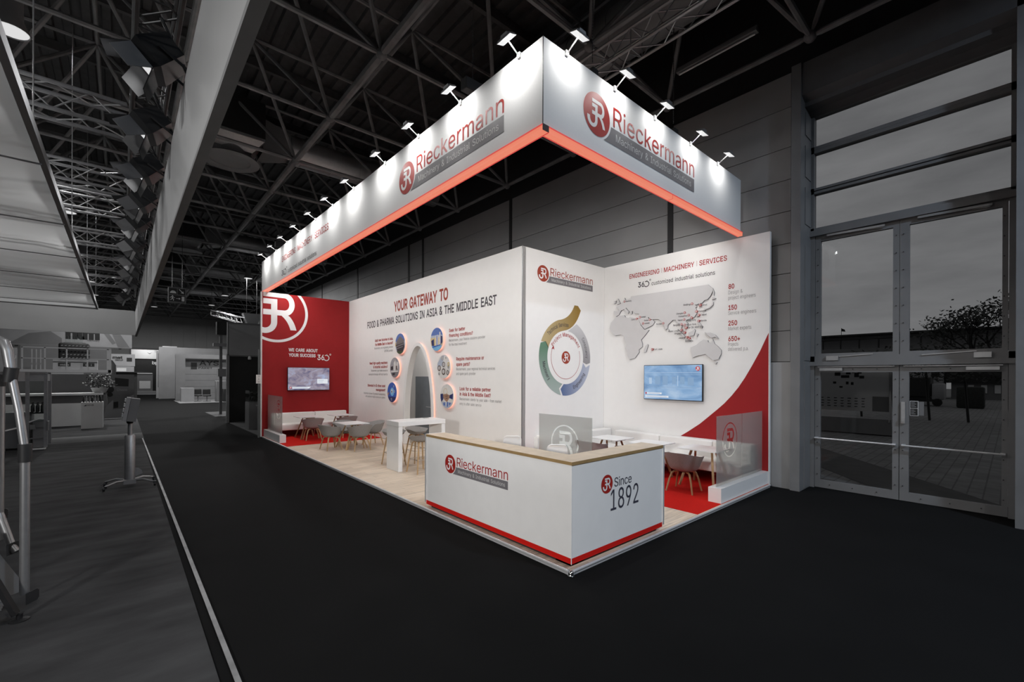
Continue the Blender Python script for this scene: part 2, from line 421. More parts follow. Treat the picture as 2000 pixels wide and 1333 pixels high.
def text(mb, txt, fr, u, v, h, w=None, align='L', bold=0.0, n=0.002, res=3, ref='H'):
    # cap height h, baseline at v, starting (or ending) at u, squeezed to width w
    vs, fs = glyphs(txt, bold); rv = _char(ref)[0]
    ch = max(p[1] for p in rv) - min(p[1] for p in rv); y0 = min(p[1] for p in rv)
    x0 = min(p[0] for p in vs); x1 = max(p[0] for p in vs)
    sy = h / ch; sx = (w / (x1 - x0)) if w else sy
    if align == 'R': u = u - (x1 - x0) * sx
    if align == 'C': u = u - (x1 - x0) * sx / 2
    mb.add([fr(u + (p[0] - x0) * sx, v + (p[1] - y0) * sy, n + p[2]) for p in vs], fs)
def arc_text(mb, txt, fr, cu_, cv, r, a0, a1, h, bold=0.0, n=0.002, inward=False):
    # letters set along a circle from angle a0 to a1 (radians); inward: feet point to the outside
    adv = []
    for ch in txt:
        vs, fs = glyphs(ch if ch != ' ' else 'n', bold); x = [p[0] for p in vs]
        adv.append((max(x) - min(x) + 0.09) if ch != ' ' else 0.28)
    tot = sum(adv); rv, _ = glyphs('H', bold); ch_ = max(p[1] for p in rv); pos = 0.0; sc = h / ch_
    for c, a in zip(txt, adv):
        t = a0 + (a1 - a0) * (pos + a / 2) / tot; pos += a
        if c == ' ': continue
        vs, fs = glyphs(c, bold); x = [p[0] for p in vs]; mx = (max(x) + min(x)) / 2
        sx = abs(a1 - a0) * r / tot
        rot = t - PI / 2 if not inward else t + PI / 2
        co, si = math.cos(rot), math.sin(rot); bx, by = cu_ + r * math.cos(t), cv + r * math.sin(t)
        mb.add([fr(bx + (p[0] - mx) * sx * co - p[1] * sc * si, by + (p[0] - mx) * sx * si + p[1] * sc * co, n + p[2]) for p in vs], fs)
def fill(loops, extr=0.0):
    # even-odd fill of 2-D loops
    cu = bpy.data.curves.new('fill', 'CURVE'); cu.dimensions = '2D'; cu.fill_mode = 'BOTH'
    for lp in loops:
        sp = cu.splines.new('POLY'); sp.points.add(len(lp) - 1); sp.use_cyclic_u = True
        for i, p in enumerate(lp): sp.points[i].co = (p[0], p[1], 0, 1)
    o = bpy.data.objects.new('fill', cu); C.objects.link(o)
    dg = bpy.context.evaluated_depsgraph_get(); me = bpy.data.meshes.new_from_object(o.evaluated_get(dg))
    r = ([(v.co.x, v.co.y) for v in me.vertices], [list(p.vertices) for p in me.polygons])
    bpy.data.objects.remove(o); bpy.data.curves.remove(cu); bpy.data.meshes.remove(me)
    return r
def circ(cx, cy, r, n=64, a0=0.0, a1=2 * PI):
    full = abs(a1 - a0 - 2 * PI) < 1e-6
    return [(cx + r * math.cos(a0 + (a1 - a0) * i / (n if full else n - 1)), cy + r * math.sin(a0 + (a1 - a0) * i / (n if full else n - 1))) for i in range(n)]
def ell(cx, cy, rx, ry, a0, a1, n=12):
    return [(cx + rx * math.cos(math.radians(a0 + (a1 - a0) * i / n)), cy + ry * math.sin(math.radians(a0 + (a1 - a0) * i / n))) for i in range(n + 1)]
def bez(p0, p1, p2, n=8):
    return [((1 - t) ** 2 * p0[0] + 2 * t * (1 - t) * p1[0] + t * t * p2[0], (1 - t) ** 2 * p0[1] + 2 * t * (1 - t) * p1[1] + t * t * p2[1]) for t in [i / n for i in range(n + 1)]]
MONO = ([(-.39, .67), (.25, .67)] + ell(.25, .285, .32, .385, 88, -70, 16) + bez((.37, -.06), (.56, -.25), (.63, -.565))[1:] + [(.44, -.565)]
        + bez((.44, -.565), (.36, -.26), (.16, -.096))[1:] + [(.03, -.096), (.03, -.35)] + ell(-.34, -.33, .37, .38, 0, -90, 10) + ell(-.34, -.28, .42, .43, -92, -172, 10)
        + [(-.76, -.22), (-.555, -.22)] + ell(-.34, -.28, .21, .25, -172, -90, 8) + ell(-.34, -.33, .185, .20, -88, 0, 8)
        + [(-.155, -.096), (-.39, -.096), (-.39, .085), (-.155, .085), (-.155, .265), (-.39, .265), (-.39, .437), (.03, .437), (.03, .085), (.25, .085)]
        + ell(.25, .285, .15, .2, -88, 0, 8) + ell(.25, .285, .15, .215, 4, 90, 8) + [(-.39, .50)])
MONO_F = fill([MONO])
def emblem_disc(mb, fr, u, v, r, n=0.002, m_disc=0, m_mono=1):
    mb.m = m_disc; mb.flat(circ(u, v, r, 56), fr, n)
    mb.m = m_mono; vs, fs = MONO_F
    mb.add([fr(u + p[0] * r * 0.97, v + p[1] * r * 0.97, n + 0.0015) for p in vs], fs)
def brand_logo(parent, fr, u0, v0, width, n=0.003, red=None):
    # emblem, company name and grey tag-line bar, laid out in the proportions of the sign
    s = width / 2.711; red = red or brand_red
    mb = MB(); emblem_disc(mb, fr, u0 + .257 * s, v0 + .254 * s, .255 * s, n); obj('emblem', mb, [red, print_white], parent)
    mb = MB(); text(mb, 'Rieckermann', fr, u0 + .584 * s, v0 + .232 * s, .247 * s, 2.127 * s, n=n, res=4); obj('lettering', mb, red, parent)
    mb = MB(); cut = [(u0 + (.257 + .285 * math.cos(a)) * s, v0 + (.254 + .285 * math.sin(a)) * s) for a in [math.radians(-63 + k * 54 / 8) for k in range(9)]]
    mb.m = 0; mb.flat(cut + [(u0 + 2.711 * s, v0 + .205 * s), (u0 + 2.711 * s, v0)], fr, n)
    mb.m = 1; text(mb, 'Machinery & Industrial Solutions', fr, u0 + .64 * s, v0 + .062 * s, .092 * s, 1.97 * s, n=n + .0015); obj('tagline_bar', mb, [bar_grey, bar_text], parent)
def mark360(mb, fr, u, v, h, w, n=0.002, bold=0.02):
    # "36" with the nought drawn as an open ring, and a degree ring
    text(mb, '36', fr, u, v, h, w * 0.50, bold=bold, n=n)
    cu_, cv, r, t = u + w * .66, v + h * .42, h * .60, h * .16
    kx = (w * .22) / r
    a = [math.radians(215 + i * 255 / 24) for i in range(25)]
    out = [(cu_ + r * math.cos(x) * kx, cv + r * math.sin(x)) for x in a]; inn = [(cu_ + (r - t) * math.cos(x) * kx, cv + (r - t) * math.sin(x)) for x in a]
    for i in range(24): mb.add([fr(*q, n) for q in (out[i], out[i + 1], inn[i + 1], inn[i])], [(0, 1, 2, 3)])
    mb.flat([(cu_ - .32 * h * kx, cv + .42 * h), (cu_ + .06 * h * kx, cv + .47 * h), (cu_ + .22 * h * kx, cv + .80 * h), (cu_ - .02 * h * kx, cv + .62 * h), (cu_ - .32 * h * kx, cv + .56 * h)], fr, n)
    du, dv = u + w * .945, v + h * 1.12
    for i in range(14):
        x0, x1 = 2 * PI * i / 14, 2 * PI * (i + 1) / 14; q = lambda a_, rr: (du + rr * math.cos(a_) * kx, dv + rr * math.sin(a_))
        mb.add([fr(*z, n) for z in (q(x0, .18 * h), q(x1, .18 * h), q(x1, .09 * h), q(x0, .09 * h))], [(0, 1, 2, 3)])

# ================================================================ HALL SHELL
mb = MB(); mb.box(-34, 6.22, -12, 56, -0.2, 0.0); struct('floor', mb, aisle_m)
# right hall wall: horizontal panels with joints, dark posts, low base panel, dark band above
mb = MB(); zs = [2.30, 2.87, 3.38, 3.92, 4.47, 5.06, 5.64, 6.23, 6.96, 7.58]
for a, b in zip(zs[:-1], zs[1:]): mb.box(5.75, 5.86, -0.24, 54, a + .006, b - .006)
mb.m = 1; mb.box(5.79, 5.95, -0.30, 54, 0, 7.58)
mb.m = 2; mb.box(5.63, 5.78, -0.30, 54, 0, 2.29)
mb.m = 1
for y in (2.05, 7.44, 12.83, 14.0, 19.44, 24.84, 33, 41): mb.box(5.735, 5.80, y, y + .13, 2.3, 7.58)
mb.m = 3; mb.box(5.80, 6.4, -12, 54, 7.56, 10.2); mb.box(5.80, 6.4, -12, -2.96, 0, 7.6); struct('wall_right', mb, [hall_wall, hall_dark, hall_wall_pale, hall_dark])
mb = MB(); mb.m = 0
mb.box(5.56, 6.30, -0.45, -0.30, 0, 7.56)
for a, b in ((0.0, 2.3), (2.3, 4.4), (4.75, 5.45), (5.6, 6.2), (6.35, 6.8)): mb.box(5.80, 6.12, -0.462, -0.44, a + .02, b - .02)
mb.m = 1; mb.box(5.60, 6.32, -3.05, -0.44, 7.0, 7.56); mb.box(5.78, 6.34, -3.05, -0.44, 6.86, 7.0)
mb.add([(5.60, -.44, 7.0), (5.60, -3.05, 7.0), (6.15, -3.05, 6.80), (6.15, -.44, 6.80)], [(0, 1, 2, 3)])
mb.m = 0; mb.box(5.60, 6.30, -3.3, -2.955, 0, 7.56)
struct('trim_1', mb, [door_frame, lintel_m])
mb = MB(); mb.box(-34, 6.4, -12.2, -12, 0, 10.2); struct('wall_front', mb, hall_dark)
mb = MB(); mb.box(-34.2, -34, -12, 56, 0, 10.2); struct('wall_left', mb, hall_dark)
# far wall with vertical panels and an open doorway into the next hall
mb = MB(); yb = 54.0
for i in range(40):
    x0 = -33.6 + i; mb.box(x0 + .012, x0 + .988, yb, yb + .12, 4.78, 8.4)
mb.m = 1; mb.box(-34, 6.2, yb + .05, yb + .3, 4.6, 10.2); mb.box(-34, -2.7, yb, yb + .3, 0, 4.78); mb.box(-0.38, 6.2, yb, yb + .3, 0, 4.78); mb.box(-2.7, -.38, yb, yb + .3, 4.55, 4.78)
mb.m = 2; mb.box(-2.82, -2.7, yb - .1, yb + .3, 0, 4.6); mb.box(-.38, -.16, yb - .1, yb + .3, 0, 4.7); mb.box(-2.82, -.16, yb - .1, yb + .3, 4.55, 4.72)
struct('wall_back', mb, [end_wall_m, end_wall_m, booth_grey])
mb = MB(); mb.box(-8, 4, 54.3, 66, -.2, 0); mb.box(-8, 4, 65.9, 66.1, 0, 6); mb.box(-8, 4, 54.3, 66, 6, 6.2); mb.box(-8, -7.8, 54.3, 66, 0, 6); mb.box(3.8, 4, 54.3, 66, 0, 6)
struct('next_hall_room', mb, booth_grey)

# roof: ribbed sheet, purlins and a square-on-square tube frame
mb = MB(); x = -34.0
while x < 6.4:
    mb.add([(x, -12, 10.1), (x + .14, -12, 10.1), (x + .14, 56, 10.1), (x, 56, 10.1)], [(0, 1, 2, 3)])
    mb.add([(x + .14, -12, 10.1), (x + .17, -12, 10.18), (x + .17, 56, 10.18), (x + .14, 56, 10.1)], [(0, 1, 2, 3)])
    mb.add([(x + .17, -12, 10.18), (x + .31, -12, 10.18), (x + .31, 56, 10.18), (x + .17, 56, 10.18)], [(0, 1, 2, 3)])
    mb.add([(x + .31, -12, 10.18), (x + .34, -12, 10.1), (x + .34, 56, 10.1), (x + .31, 56, 10.18)], [(0, 1, 2, 3)]); x += .34
mb.m = 1; y = -11.0
while y < 55: mb.box(-34, 6.3, y, y + .10, 9.86, 10.08); y += 2.6
struct('ceiling', mb, [roof_m, purlin_m])
roof = bpy.data.objects.new('ceiling_frame', None); C.objects.link(roof); roof['kind'] = 'structure'
XS = [0.07 + 2.6 * i for i in range(-11, 3)]; YS = [-0.66 + 2.6 * j for j in range(-4, 21)]; ZL, ZU = 7.75, 9.62
for i, x in enumerate(XS):
    mb = MB(); near = -9 < x
    for a, b in zip(YS[:-1], YS[1:]): mb.tube([(x, a + .06, ZL), (x, a + .16, ZL), (x, b - .16, ZL), (x, b - .06, ZL)], [.04, .075, .075, .04] if abs(x - .07) < .1 else [.03, .05, .05, .03], 8 if near else 5)
    obj('lower_chord', mb, frame_paint, roof)
    mb = MB()
    for b in YS: mb.sphere((x, b, ZL), .10, 10 if near else 6)
    obj('node_balls', mb, frame_paint, roof)
    mb = MB()
    for y in YS:
        for dx in (-1.3, 1.3):
            for dy in (-1.3, 1.3):
                if x + dx > 6.2 or y + dy > 54 : continue
                u = Vector((dx, dy, ZU - ZL)).normalized()
                p = Vector((x, y, ZL)); q = Vector((x + dx, y + dy, ZU))
                mb.tube([p + u * .08, p + u * .2, q - u * .2, q - u * .05], [.022, .042, .042, .022], 7 if near else 5)
    obj('diagonals', mb, frame_paint, roof)
for j, y in enumerate(YS):
    mb = MB()
    for a, b in zip(XS[:-1], XS[1:]): mb.tube([(a + .06, y, ZL), (a + .16, y, ZL), (b - .16, y, ZL), (b - .06, y, ZL)], [.025, .046, .046, .025], 7)
    obj('cross_chord', mb, frame_paint, roof)
    mb = MB(); mb.tube([(XS[0] + 1.3, y + 1.3, ZU), (XS[-1] + .6, y + 1.3, ZU)], .04, 6); obj('upper_chord', mb, frame_paint, roof)
for x in XS:
    mb = MB(); mb.tube([(x + 1.3 if x < 5 else x + .4, YS[0], ZU), (x + 1.3 if x < 5 else x + .4, 53.5, ZU)], .04, 6); obj('upper_chord', mb, frame_paint, roof)

# ================================================================ EXIT DOORS AND GLAZING
X0 = 6.20
def glazing(name, z0, z1):
    mb = MB(); 
    mb.box(X0 - .05, X0 + .09, -.50, -.44, z0 - .06, z1 + .06); mb.box(X0 - .05, X0 + .09, -2.96, -2.905, z0 - .06, z1 + .06)
    mb.box(X0 - .05, X0 + .09, -2.96, -.44, z0 - .06, z0); mb.box(X0 - .05, X0 + .09, -2.96, -.44, z1, z1 + .06)
    o = struct(name, mb, door_frame)
    g = MB(); g.box(X0 + .0, X0 + .012, -2.905, -.50, z0, z1); obj('pane', g, window_glass, o)
    return o
for i, (a, b) in enumerate(((6.254, 6.80), (5.49, 6.132), (4.756, 5.386))): glazing('window_%d' % (i + 1), a, b)
mb = MB(); mb.box(X0 - .10, X0 + .1, -2.955, -.44, 2.225, 2.30); mb.box(X0 - .05, X0 + .1, -2.955, -.44, 2.30, 2.40)
mb.box(X0 - .10, X0 + .1, -2.955, -.44, 4.60, 4.70); mb.box(X0 - .05, X0 + .1, -.52, -.44, 0, 4.7); mb.box(X0 - .05, X0 + .1, -2.955, -2.89, 0, 4.7)
struct('trim_2', mb, door_frame)
for i, (y0, y1, a0, a1) in enumerate(((-1.614, -.606, -1.695, -.525), (-2.825, -1.818, -2.885, -1.705))):
    o = None
    mb = MB()   # lower door leaf
    mb.box(X0 - .03, X0 + .04, a0, y0, 0.01, 2.215); mb.box(X0 - .03, X0 + .04, y1, a1, 0.01, 2.215); mb.box(X0 - .03, X0 + .04, y0, y1, .01, .149); mb.box(X0 - .03, X0 + .04, y0, y1, 2.107, 2.215)
    o = struct('door_%d' % (i + 1), mb, door_frame)
    g = MB(); g.box(X0, X0 + .012, y0, y1, .149, 2.107); obj('pane', g, window_glass, o)
    g = MB(); ya, yb_ = (a0 + .03, a1 - .01) if i == 0 else (a0 + .02, a1 - .03)
    g.tube([(X0 - .10, ya, .915), (X0 - .10, yb_, .915)], .014, 8); g.box(X0 - .10, X0 - .03, ya, ya + .05, .90, .93); g.box(X0 - .10, X0 - .03, yb_ - .05, yb_, .90, .93)
    obj('push_bar', g, alu, o)
    g = MB()
    for k in range(7):
        for yy in (a0 + .04 if i else a0 + .045, a1 - .04): g.lathe([(.009, 0), (.009, .008), (.004, .012)], (X0 - .042, yy, .25 + k * .29), 8, axis='x')
    for k in range(3): g.lathe([(.009, 0), (.009, .008), (.004, .012)], (X0 - .042, y0 + .2 + k * .33, 2.16), 8, axis='x'); g.lathe([(.009, 0), (.009, .008), (.004, .012)], (X0 - .042, y0 + .2 + k * .33, .08), 8, axis='x')
    obj('bolts', g, dark_metal, o)
    g = MB(); yc = a1 - .25 if i == 0 else a0 + .25
    g.box(X0 - .09, X0 - .03, yc - .17, yc + .17, 2.135, 2.185); g.bar((X0 - .07, a0 + .05, 2.205), (X0 - .07, a1 - .05, 2.205), .012); obj('door_closer', g, alu_dull, o)
    mb = MB()   # upper leaf
    mb.box(X0 - .03, X0 + .04, a0, y0, 2.40, 4.60); mb.box(X0 - .03, X0 + .04, y1, a1, 2.40, 4.60); mb.box(X0 - .03, X0 + .04, y0, y1, 2.40, 2.45); mb.box(X0 - .03, X0 + .04, y0, y1, 4.50, 4.60)
    o2 = struct('window_%d' % (i + 4), mb, door_frame)
    g = MB(); g.box(X0, X0 + .012, y0, y1, 2.45, 4.50); obj('pane', g, window_glass, o2)
    g = MB()
    for k in range(7):
        for yy in (a0 + .04, a1 - .04): g.lathe([(.009, 0), (.009, .008), (.004, .012)], (X0 - .042, yy, 2.62 + k * .29), 8, axis='x')
    obj('bolts', g, dark_metal, o2)
    g = MB(); yc = (y0 + y1) / 2
    g.bar((X0 - .07, y0 + .1, 4.555), (X0 - .07, y1 - .1, 4.575), .03, .035); g.bar((X0 - .06, y0 + .12, 4.53), (X0 - .05, yc + .1, 4.56), .012); g.box(X0 - .09, X0 - .03, y1 - .28 if i == 0 else y0 + .1, y1 - .1 if i == 0 else y0 + .28, 2.32, 2.40)
    g.bar((X0 - .06, yc - .25, 2.42), (X0 - .06, yc + .35, 2.38), .014)
    obj('window_opener', g, alu_dull, o2)
    if i == 1:
        g = MB(); g.box(X0 - .06, X0 - .03, a1 - .07, a1 - .02, 1.27, 1.62); g.box(X0 - .08, X0 - .03, a1 - .065, a1 - .025, 1.30, 1.37); obj('lock_case', g, alu_dull, o)
        st = MB(); st.m = 0; st.box(X0 - .004, X0, -1.93, -1.825, 1.40, 1.64); st.m = 1
        st.box(X0 - .006, X0 - .003, -1.922, -1.833, 1.525, 1.632); st.box(X0 - .006, X0 - .003, -1.922, -1.833, 1.408, 1.517); st.m = 2
        for r in range(4):
            st.box(X0 - .007, X0 - .005, -1.905 + .02 * (r % 2), -1.842, 1.545 + r * .021, 1.552 + r * .021); st.box(X0 - .007, X0 - .005, -1.895 + .015 * (r % 2), -1.842, 1.428 + r * .021, 1.435 + r * .021)
        st.m = 3; st.box(X0 - .003, X0 - .001, -1.995, -1.935, 1.41, 1.63)
        obj('door_sticker', st, [booth_white, booth_dark, booth_grey, booth_mid], o)

# ================================================================ STAND PLATFORM
plat = thing('stand_platform', 'low raised oak stand floor with aluminium edge and two red carpet areas', 'stand floor', (2.7, 6.5, 0))
mb = MB(); mb.box(.02, 5.56, .02, 13.05, 0.0, .046); obj('base', mb, toe_black, plat)
mb = MB(); mb.box(.02, 5.56, .02, 13.05, .046, .05); obj('oak_planks', mb, wood_floor_m, plat)
mb = MB(); mb.box(.03, 2.78, 10.28, 12.97, .050, .055); obj('carpet', mb, red_carpet_m, plat)
mb = MB(); mb.box(2.765, 5.53, .035, 3.747, .050, .055); obj('carpet', mb, red_carpet_m, plat)
mb = MB()
for p, q in (((0, .03, .042), (0, 13.0, .042)), ((.03, 0, .042), (5.5, 0, .042))): mb.tube([p, q], .017, 10); mb.bar((p[0] + (.006 if p[1] > p[0] else 0), p[1] + (.006 if p[0] > p[1] else 0), .022), (q[0] + (.006 if p[1] > p[0] else 0), q[1] + (.006 if p[0] > p[1] else 0), .022), .016, .04)
obj('edge_rail', mb, alu, plat)
mb = MB(); mb.lathe([(.030, 0), (.032, .008), (.027, .014), (.026, .032), (.021, .046), (.010, .055), (1e-5, .057)], (0, 0, .001), 20); obj('corner_cap', mb, chrome, plat)

# ================================================================ STAND WALLS
# red end wall
redw = thing('stand_wall', 'red end wall with a huge cropped white ring emblem and screen', 'wall panel', (1.37, 13.02, .05))
mb = MB(); mb.box(-.05, 2.88, 12.972, 13.07, .05, 4.70); mb.m = 1; mb.box(-.05, 2.78, 12.97, 12.9725, .055, 4.70); mb.m = 0; mb.box(-.055, -.02, 12.965, 13.07, .05, 4.70)
obj('panel', mb, [white_wall, red_wall_m], redw)
fr = FY(12.97)
def clipped(loops, fr, n, umin, vmax):
    vs, fs = fill(loops); bm = bmesh.new(); V = [bm.verts.new((p[0], p[1], 0)) for p in vs]
    for f in fs: bm.faces.new([V[i] for i in f])
    for co, no in (((umin, 0, 0), (-1, 0, 0)), ((0, vmax, 0), (0, 1, 0))):
        bmesh.ops.bisect_plane(bm, geom=bm.verts[:] + bm.edges[:] + bm.faces[:], plane_co=co, plane_no=no, clear_outer=True)
    mb = MB(); mb.bm(bm, False, lambda p: fr(p.x, p.y, n)); bm.free(); return mb
cx, cz, rr = .385, 4.072, .978
obj('emblem', clipped([[(cx + p[0] * rr, cz + p[1] * rr) for p in MONO]], fr, .003, -.018, 4.699), print_white, redw)
obj('emblem_ring', clipped([circ(cx, cz, rr, 96), circ(cx, cz, rr - .085, 96)], fr, .003, -.018, 4.699), print_white, redw)
mb = MB(); text(mb, 'WE CARE ABOUT', fr, .762, 2.82, .10, .925, bold=.03, n=.003); text(mb, 'YOUR SUCCESS', fr, .764, 2.647, .10, .855, bold=.03, n=.003)
mark360(mb, fr, 1.679, 2.56, .175, .46, .003); obj('lettering', mb, print_white, redw)

# white long wall with arch
def arch_pts(hw, top, zc=.88, n=40, z0=.055):
    yc = 7.92
    pts = [(-(yc + hw), z0)] + [(-(yc + hw * math.cos(PI * i / n)), zc + (top - zc) * math.sin(PI * i / n)) for i in range(n + 1)] + [(-(yc - hw), z0)]
    return pts
longw = thing('stand_wall', 'long white wall with gateway headline, arched doorway and three-line notes', 'wall panel', (2.83, 8.4, .05))
fr = FX(2.779)
outer = [(-12.97, .055), (-12.97, 4.70), (-3.747, 4.70), (-3.747, .055)]
ap = arch_pts(.73, 2.84)
mb = MB(); mb.prism(outer[:2] + outer[2:] + ap[::-1], fr, -.10, 0)
obj('panel', mb, white_wall, longw)
mb = MB(); mb.box(2.775, 2.782, 3.745, 12.97, .05, .058); obj('floor_gap', mb, booth_dark, longw)
mb = MB(); text(mb, 'YOUR GATEWAY TO', fr, -9.45, 3.958, .285, 2.95, bold=.028, n=.003, res=4); obj('headline', mb, brand_red2, longw)
mb = MB(); text(mb, 'FOOD & PHARMA SOLUTIONS IN ASIA & THE MIDDLE EAST', fr, -11.37, 3.598, .205, 6.80, bold=.018, n=.003, res=4); obj('headline', mb, ink, longw)
for (side, e, (v1, v2, v3, v4), (t1, w1), (t2, w2), (t3, w3), (t4, w4)) in (
    ('R', -9.515, (3.115, 2.985, 2.872, 2.762), ('Build new factories in Asia,', 1.26), ('the Middle East or beyond?', 1.255), ('Rieckermann, your engineering services', 1.30), ('(EPCMV) provider', .57)),
    ('R', -9.856, (2.39, 2.263, 2.152, 2.033), ('Need high-quality machinery', 1.33), ('& industrial solutions?', 1.05), ('Rieckermann, your trusted source for', 1.20), ('advanced technologies with local expertise', 1.40)),
    ('R', -10.013, (1.66, 1.53, 1.402, 1.303), ('Interested in AI-driven asset', 1.325), ('management?', .68), ('Rieckermann delivers AI-powered troubleshooting', 1.63), ('and operational insights across your systems', 1.485)),
    ('L', -6.45, (3.12, 2.99, 2.877, 2.767), ('Seek for better', .693), ('financing conditions?', 1.007), ('Rieckermann, your finance solutions provider', 1.48), ('for the total investment', .764)),
    ('L', -6.122, (2.396, 2.264, 2.153, 2.041), ('Require maintenance or', 1.107), ('spare parts?', .57), ('Rieckermann, your regional technical services', 1.506), ('and spare parts provider', .796)),
    ('L', -5.972, (1.67, 1.543, 1.431, 1.315), ('Look for a reliable partner', 1.208), ('in Asia & the Middle East?', 1.209), ('Rieckermann stands by your side \u2013 from market', 1.583), ('entry to after sales service', .867))):
    mb = MB(); text(mb, t1, fr, e, v1, .078, w1, side, .018, .003, 2); text(mb, t2, fr, e, v2, .078, w2, side, .018, .003, 2); obj('note_heading', mb, brand_red, longw)
    mb = MB(); text(mb, t3, fr, e, v3, .066, w3, side, -.004, .003, 2); text(mb, t4, fr, e, v4, .066, w4, side, -.004, .003, 2); obj('note_text', mb, ink_soft, longw)
# arch surround, standing proud of the wall with red light behind it
mb = MB(); po, pi_ = arch_pts(.83, 2.93), arch_pts(.725, 2.84); N = len(po)
for i in range(N - 1):
    a, b, c, d = po[i], po[i + 1], pi_[i + 1], pi_[i]
    mb.add([fr(*a, .065), fr(*b, .065), fr(*c, .065), fr(*d, .065)], [(0, 1, 2, 3)])
    mb.add([fr(*a, .03), fr(*b, .03), fr(*c, .03), fr(*d, .03)], [(3, 2, 1, 0)])
    mb.add([fr(*a, .065), fr(*b, .065), fr(*b, .03), fr(*a, .03)], [(3, 2, 1, 0)])
    mb.add([fr(*d, .065), fr(*c, .065), fr(*c, -.11), fr(*d, -.11)], [(0, 1, 2, 3)])
obj('arch_surround', mb, white_gloss, longw)
mb = MB(); mb.tube([fr(u, v, .016) for u, v in arch_pts(.815, 2.915, z0=.06)], .011, 6); obj('arch_light', mb, halo_led, longw, label='red light strip glowing behind the arch')
# cabin behind the arch
mb = MB(); mb.box(3.95, 4.0, 5.6, 11.5, .05, 4.7); mb.box(2.88, 4.0, 11.4, 11.45, .05, 4.7); mb.box(2.88, 4.0, 5.9, 5.95, .05, 4.7); mb.box(3.60, 3.95, 5.95, 8.40, .05, 4.7)
mb.m = 1; mb.box(3.93, 3.95, 8.43, 10.2, .05, 2.0); mb.m = 3; mb.box(3.92, 3.93, 9.0, 9.5, 1.02, 1.035)
obj('inner_room', mb, [white_wall, mat('store_room_door', (0.19, 0.21, 0.235), .3), booth_mid, alu], longw)
sl = thing('added_room_lamp', 'small downlight lighting the narrow room behind the arch', 'lamp', (3.25, 8.6, 4.2)); mb = MB(); mb.lathe([(.03, .12), (.07, .10), (.08, 0)], (3.25, 8.6, 4.2), 14); mb.bar((2.88, 8.6, 4.3), (3.95, 8.6, 4.3), .02); obj('housing', mb, black, sl); lamp(sl, (3.25, 8.6, 4.19), (3.25, 8.6, 0), 26, .12)  # added lamp, out of view, brightening the room behind the arch

# short white wall with the wheel
shortw = thing('stand_wall', 'white wall with company logo and four-colour project wheel', 'wall panel', (4.15, 3.8, .05))
mb = MB(); mb.box(2.782, 5.53, 3.747, 3.84, .05, 4.70); obj('panel', mb, white_wall, shortw)
mb = MB(); mb.box(2.774, 2.790, 3.740, 3.756, .05, 4.70); obj('corner_profile', mb, alu_dull, shortw)
fr = FY(3.747); brand_logo(shortw, fr, 3.208, 4.05, 1.867, red=brand_red2)
cx, cz = 4.128, 2.443
def grad(name, c0, c1, axis, a, b):
    m = bpy.data.materials.new(name); m.use_nodes = True; t = m.node_tree; bs = t.nodes['Principled BSDF']; bs.inputs['Roughness'].default_value = .5
    tc = t.nodes.new('ShaderNodeTexCoord'); sp = t.nodes.new('ShaderNodeSeparateXYZ'); mr = t.nodes.new('ShaderNodeMapRange'); cr = t.nodes.new('ShaderNodeValToRGB')
    mr.inputs['From Min'].default_value = a; mr.inputs['From Max'].default_value = b
    cr.color_ramp.elements[0].color = (*c0, 1); cr.color_ramp.elements[1].color = (*c1, 1)
    L = t.links.new; L(tc.outputs['Object'], sp.inputs[0]); L(sp.outputs[axis], mr.inputs['Value']); L(mr.outputs[0], cr.inputs[0]); L(cr.outputs[0], bs.inputs['Base Color']); return m
D = math.radians
def sector(a0, a1, r0, r1, n=26, notch=0.05):
    # ring segment whose ends are pointed like arrows
    am = notch; o = [(cx + r1 * math.cos(D(a0 + (a1 - a0) * i / n)), cz + r1 * math.sin(D(a0 + (a1 - a0) * i / n))) for i in range(n + 1)]
    ii = [(cx + r0 * math.cos(D(a1 + (a0 - a1) * i / n)), cz + r0 * math.sin(D(a1 + (a0 - a1) * i / n))) for i in range(n + 1)]
    return o + ii
def seg(name, poly, m, txt=None):
    mb = MB(); vs, fs = fill([poly]); mb.add([fr(p[0], p[1], .003) for p in vs], fs); o = obj('wheel_segment', mb, m, shortw, label=name); return o
R1, R0 = .862, .603; lx, lz = cx - 4.15, cz - .05
rm, tip = (R1 + R0) / 2, 7
def seg_arrow(a0, a1):
    # a1 < a0: runs clockwise; head bulges forward, tail notched to receive it
    o = [(cx + R1 * math.cos(D(a0 + (a1 - a0) * i / 26)), cz + R1 * math.sin(D(a0 + (a1 - a0) * i / 26))) for i in range(27)]
    s = 1 if a1 > a0 else -1
    head = [(cx + rm * math.cos(D(a1 + s * tip)), cz + rm * math.sin(D(a1 + s * tip)))]
    ii = [(cx + R0 * math.cos(D(a1 + (a0 - a1) * i / 26)), cz + R0 * math.sin(D(a1 + (a0 - a1) * i / 26))) for i in range(27)]
    tail = [(cx + rm * math.cos(D(a0 + s * tip)), cz + rm * math.sin(D(a0 + s * tip)))]
    return o + head + ii + tail
seg('grey consultancy segment', sector(65, -7, R0, R1)[:27] + [(cx + rm * math.cos(D(-11)), cz + rm * math.sin(D(-11)))] + sector(84, -9, R0, R1)[27:], grad('seg_grey', (.27, .26, .27), (.56, .55, .56), 2, lz - .1, lz + .75))
seg('blue engineering segment', seg_arrow(-10, -97), grad('seg_blue', (.10, .15, .30), (.42, .45, .55), 0, lx - .1, lx + .75))
seg('green machinery segment', seg_arrow(-101, -200), grad('seg_green', (.34, .41, .38), (.105, .215, .14), 2, lz - .7, lz + .2))
sw_o = [(cx + R1 * math.cos(D(a)), cz + R1 * math.sin(D(a))) for a in range(158, 108, -4)] + bez((cx - .25, cz + .825), (cx + .13, cz + .88), (cx + .285, cz + 1.21), 12)
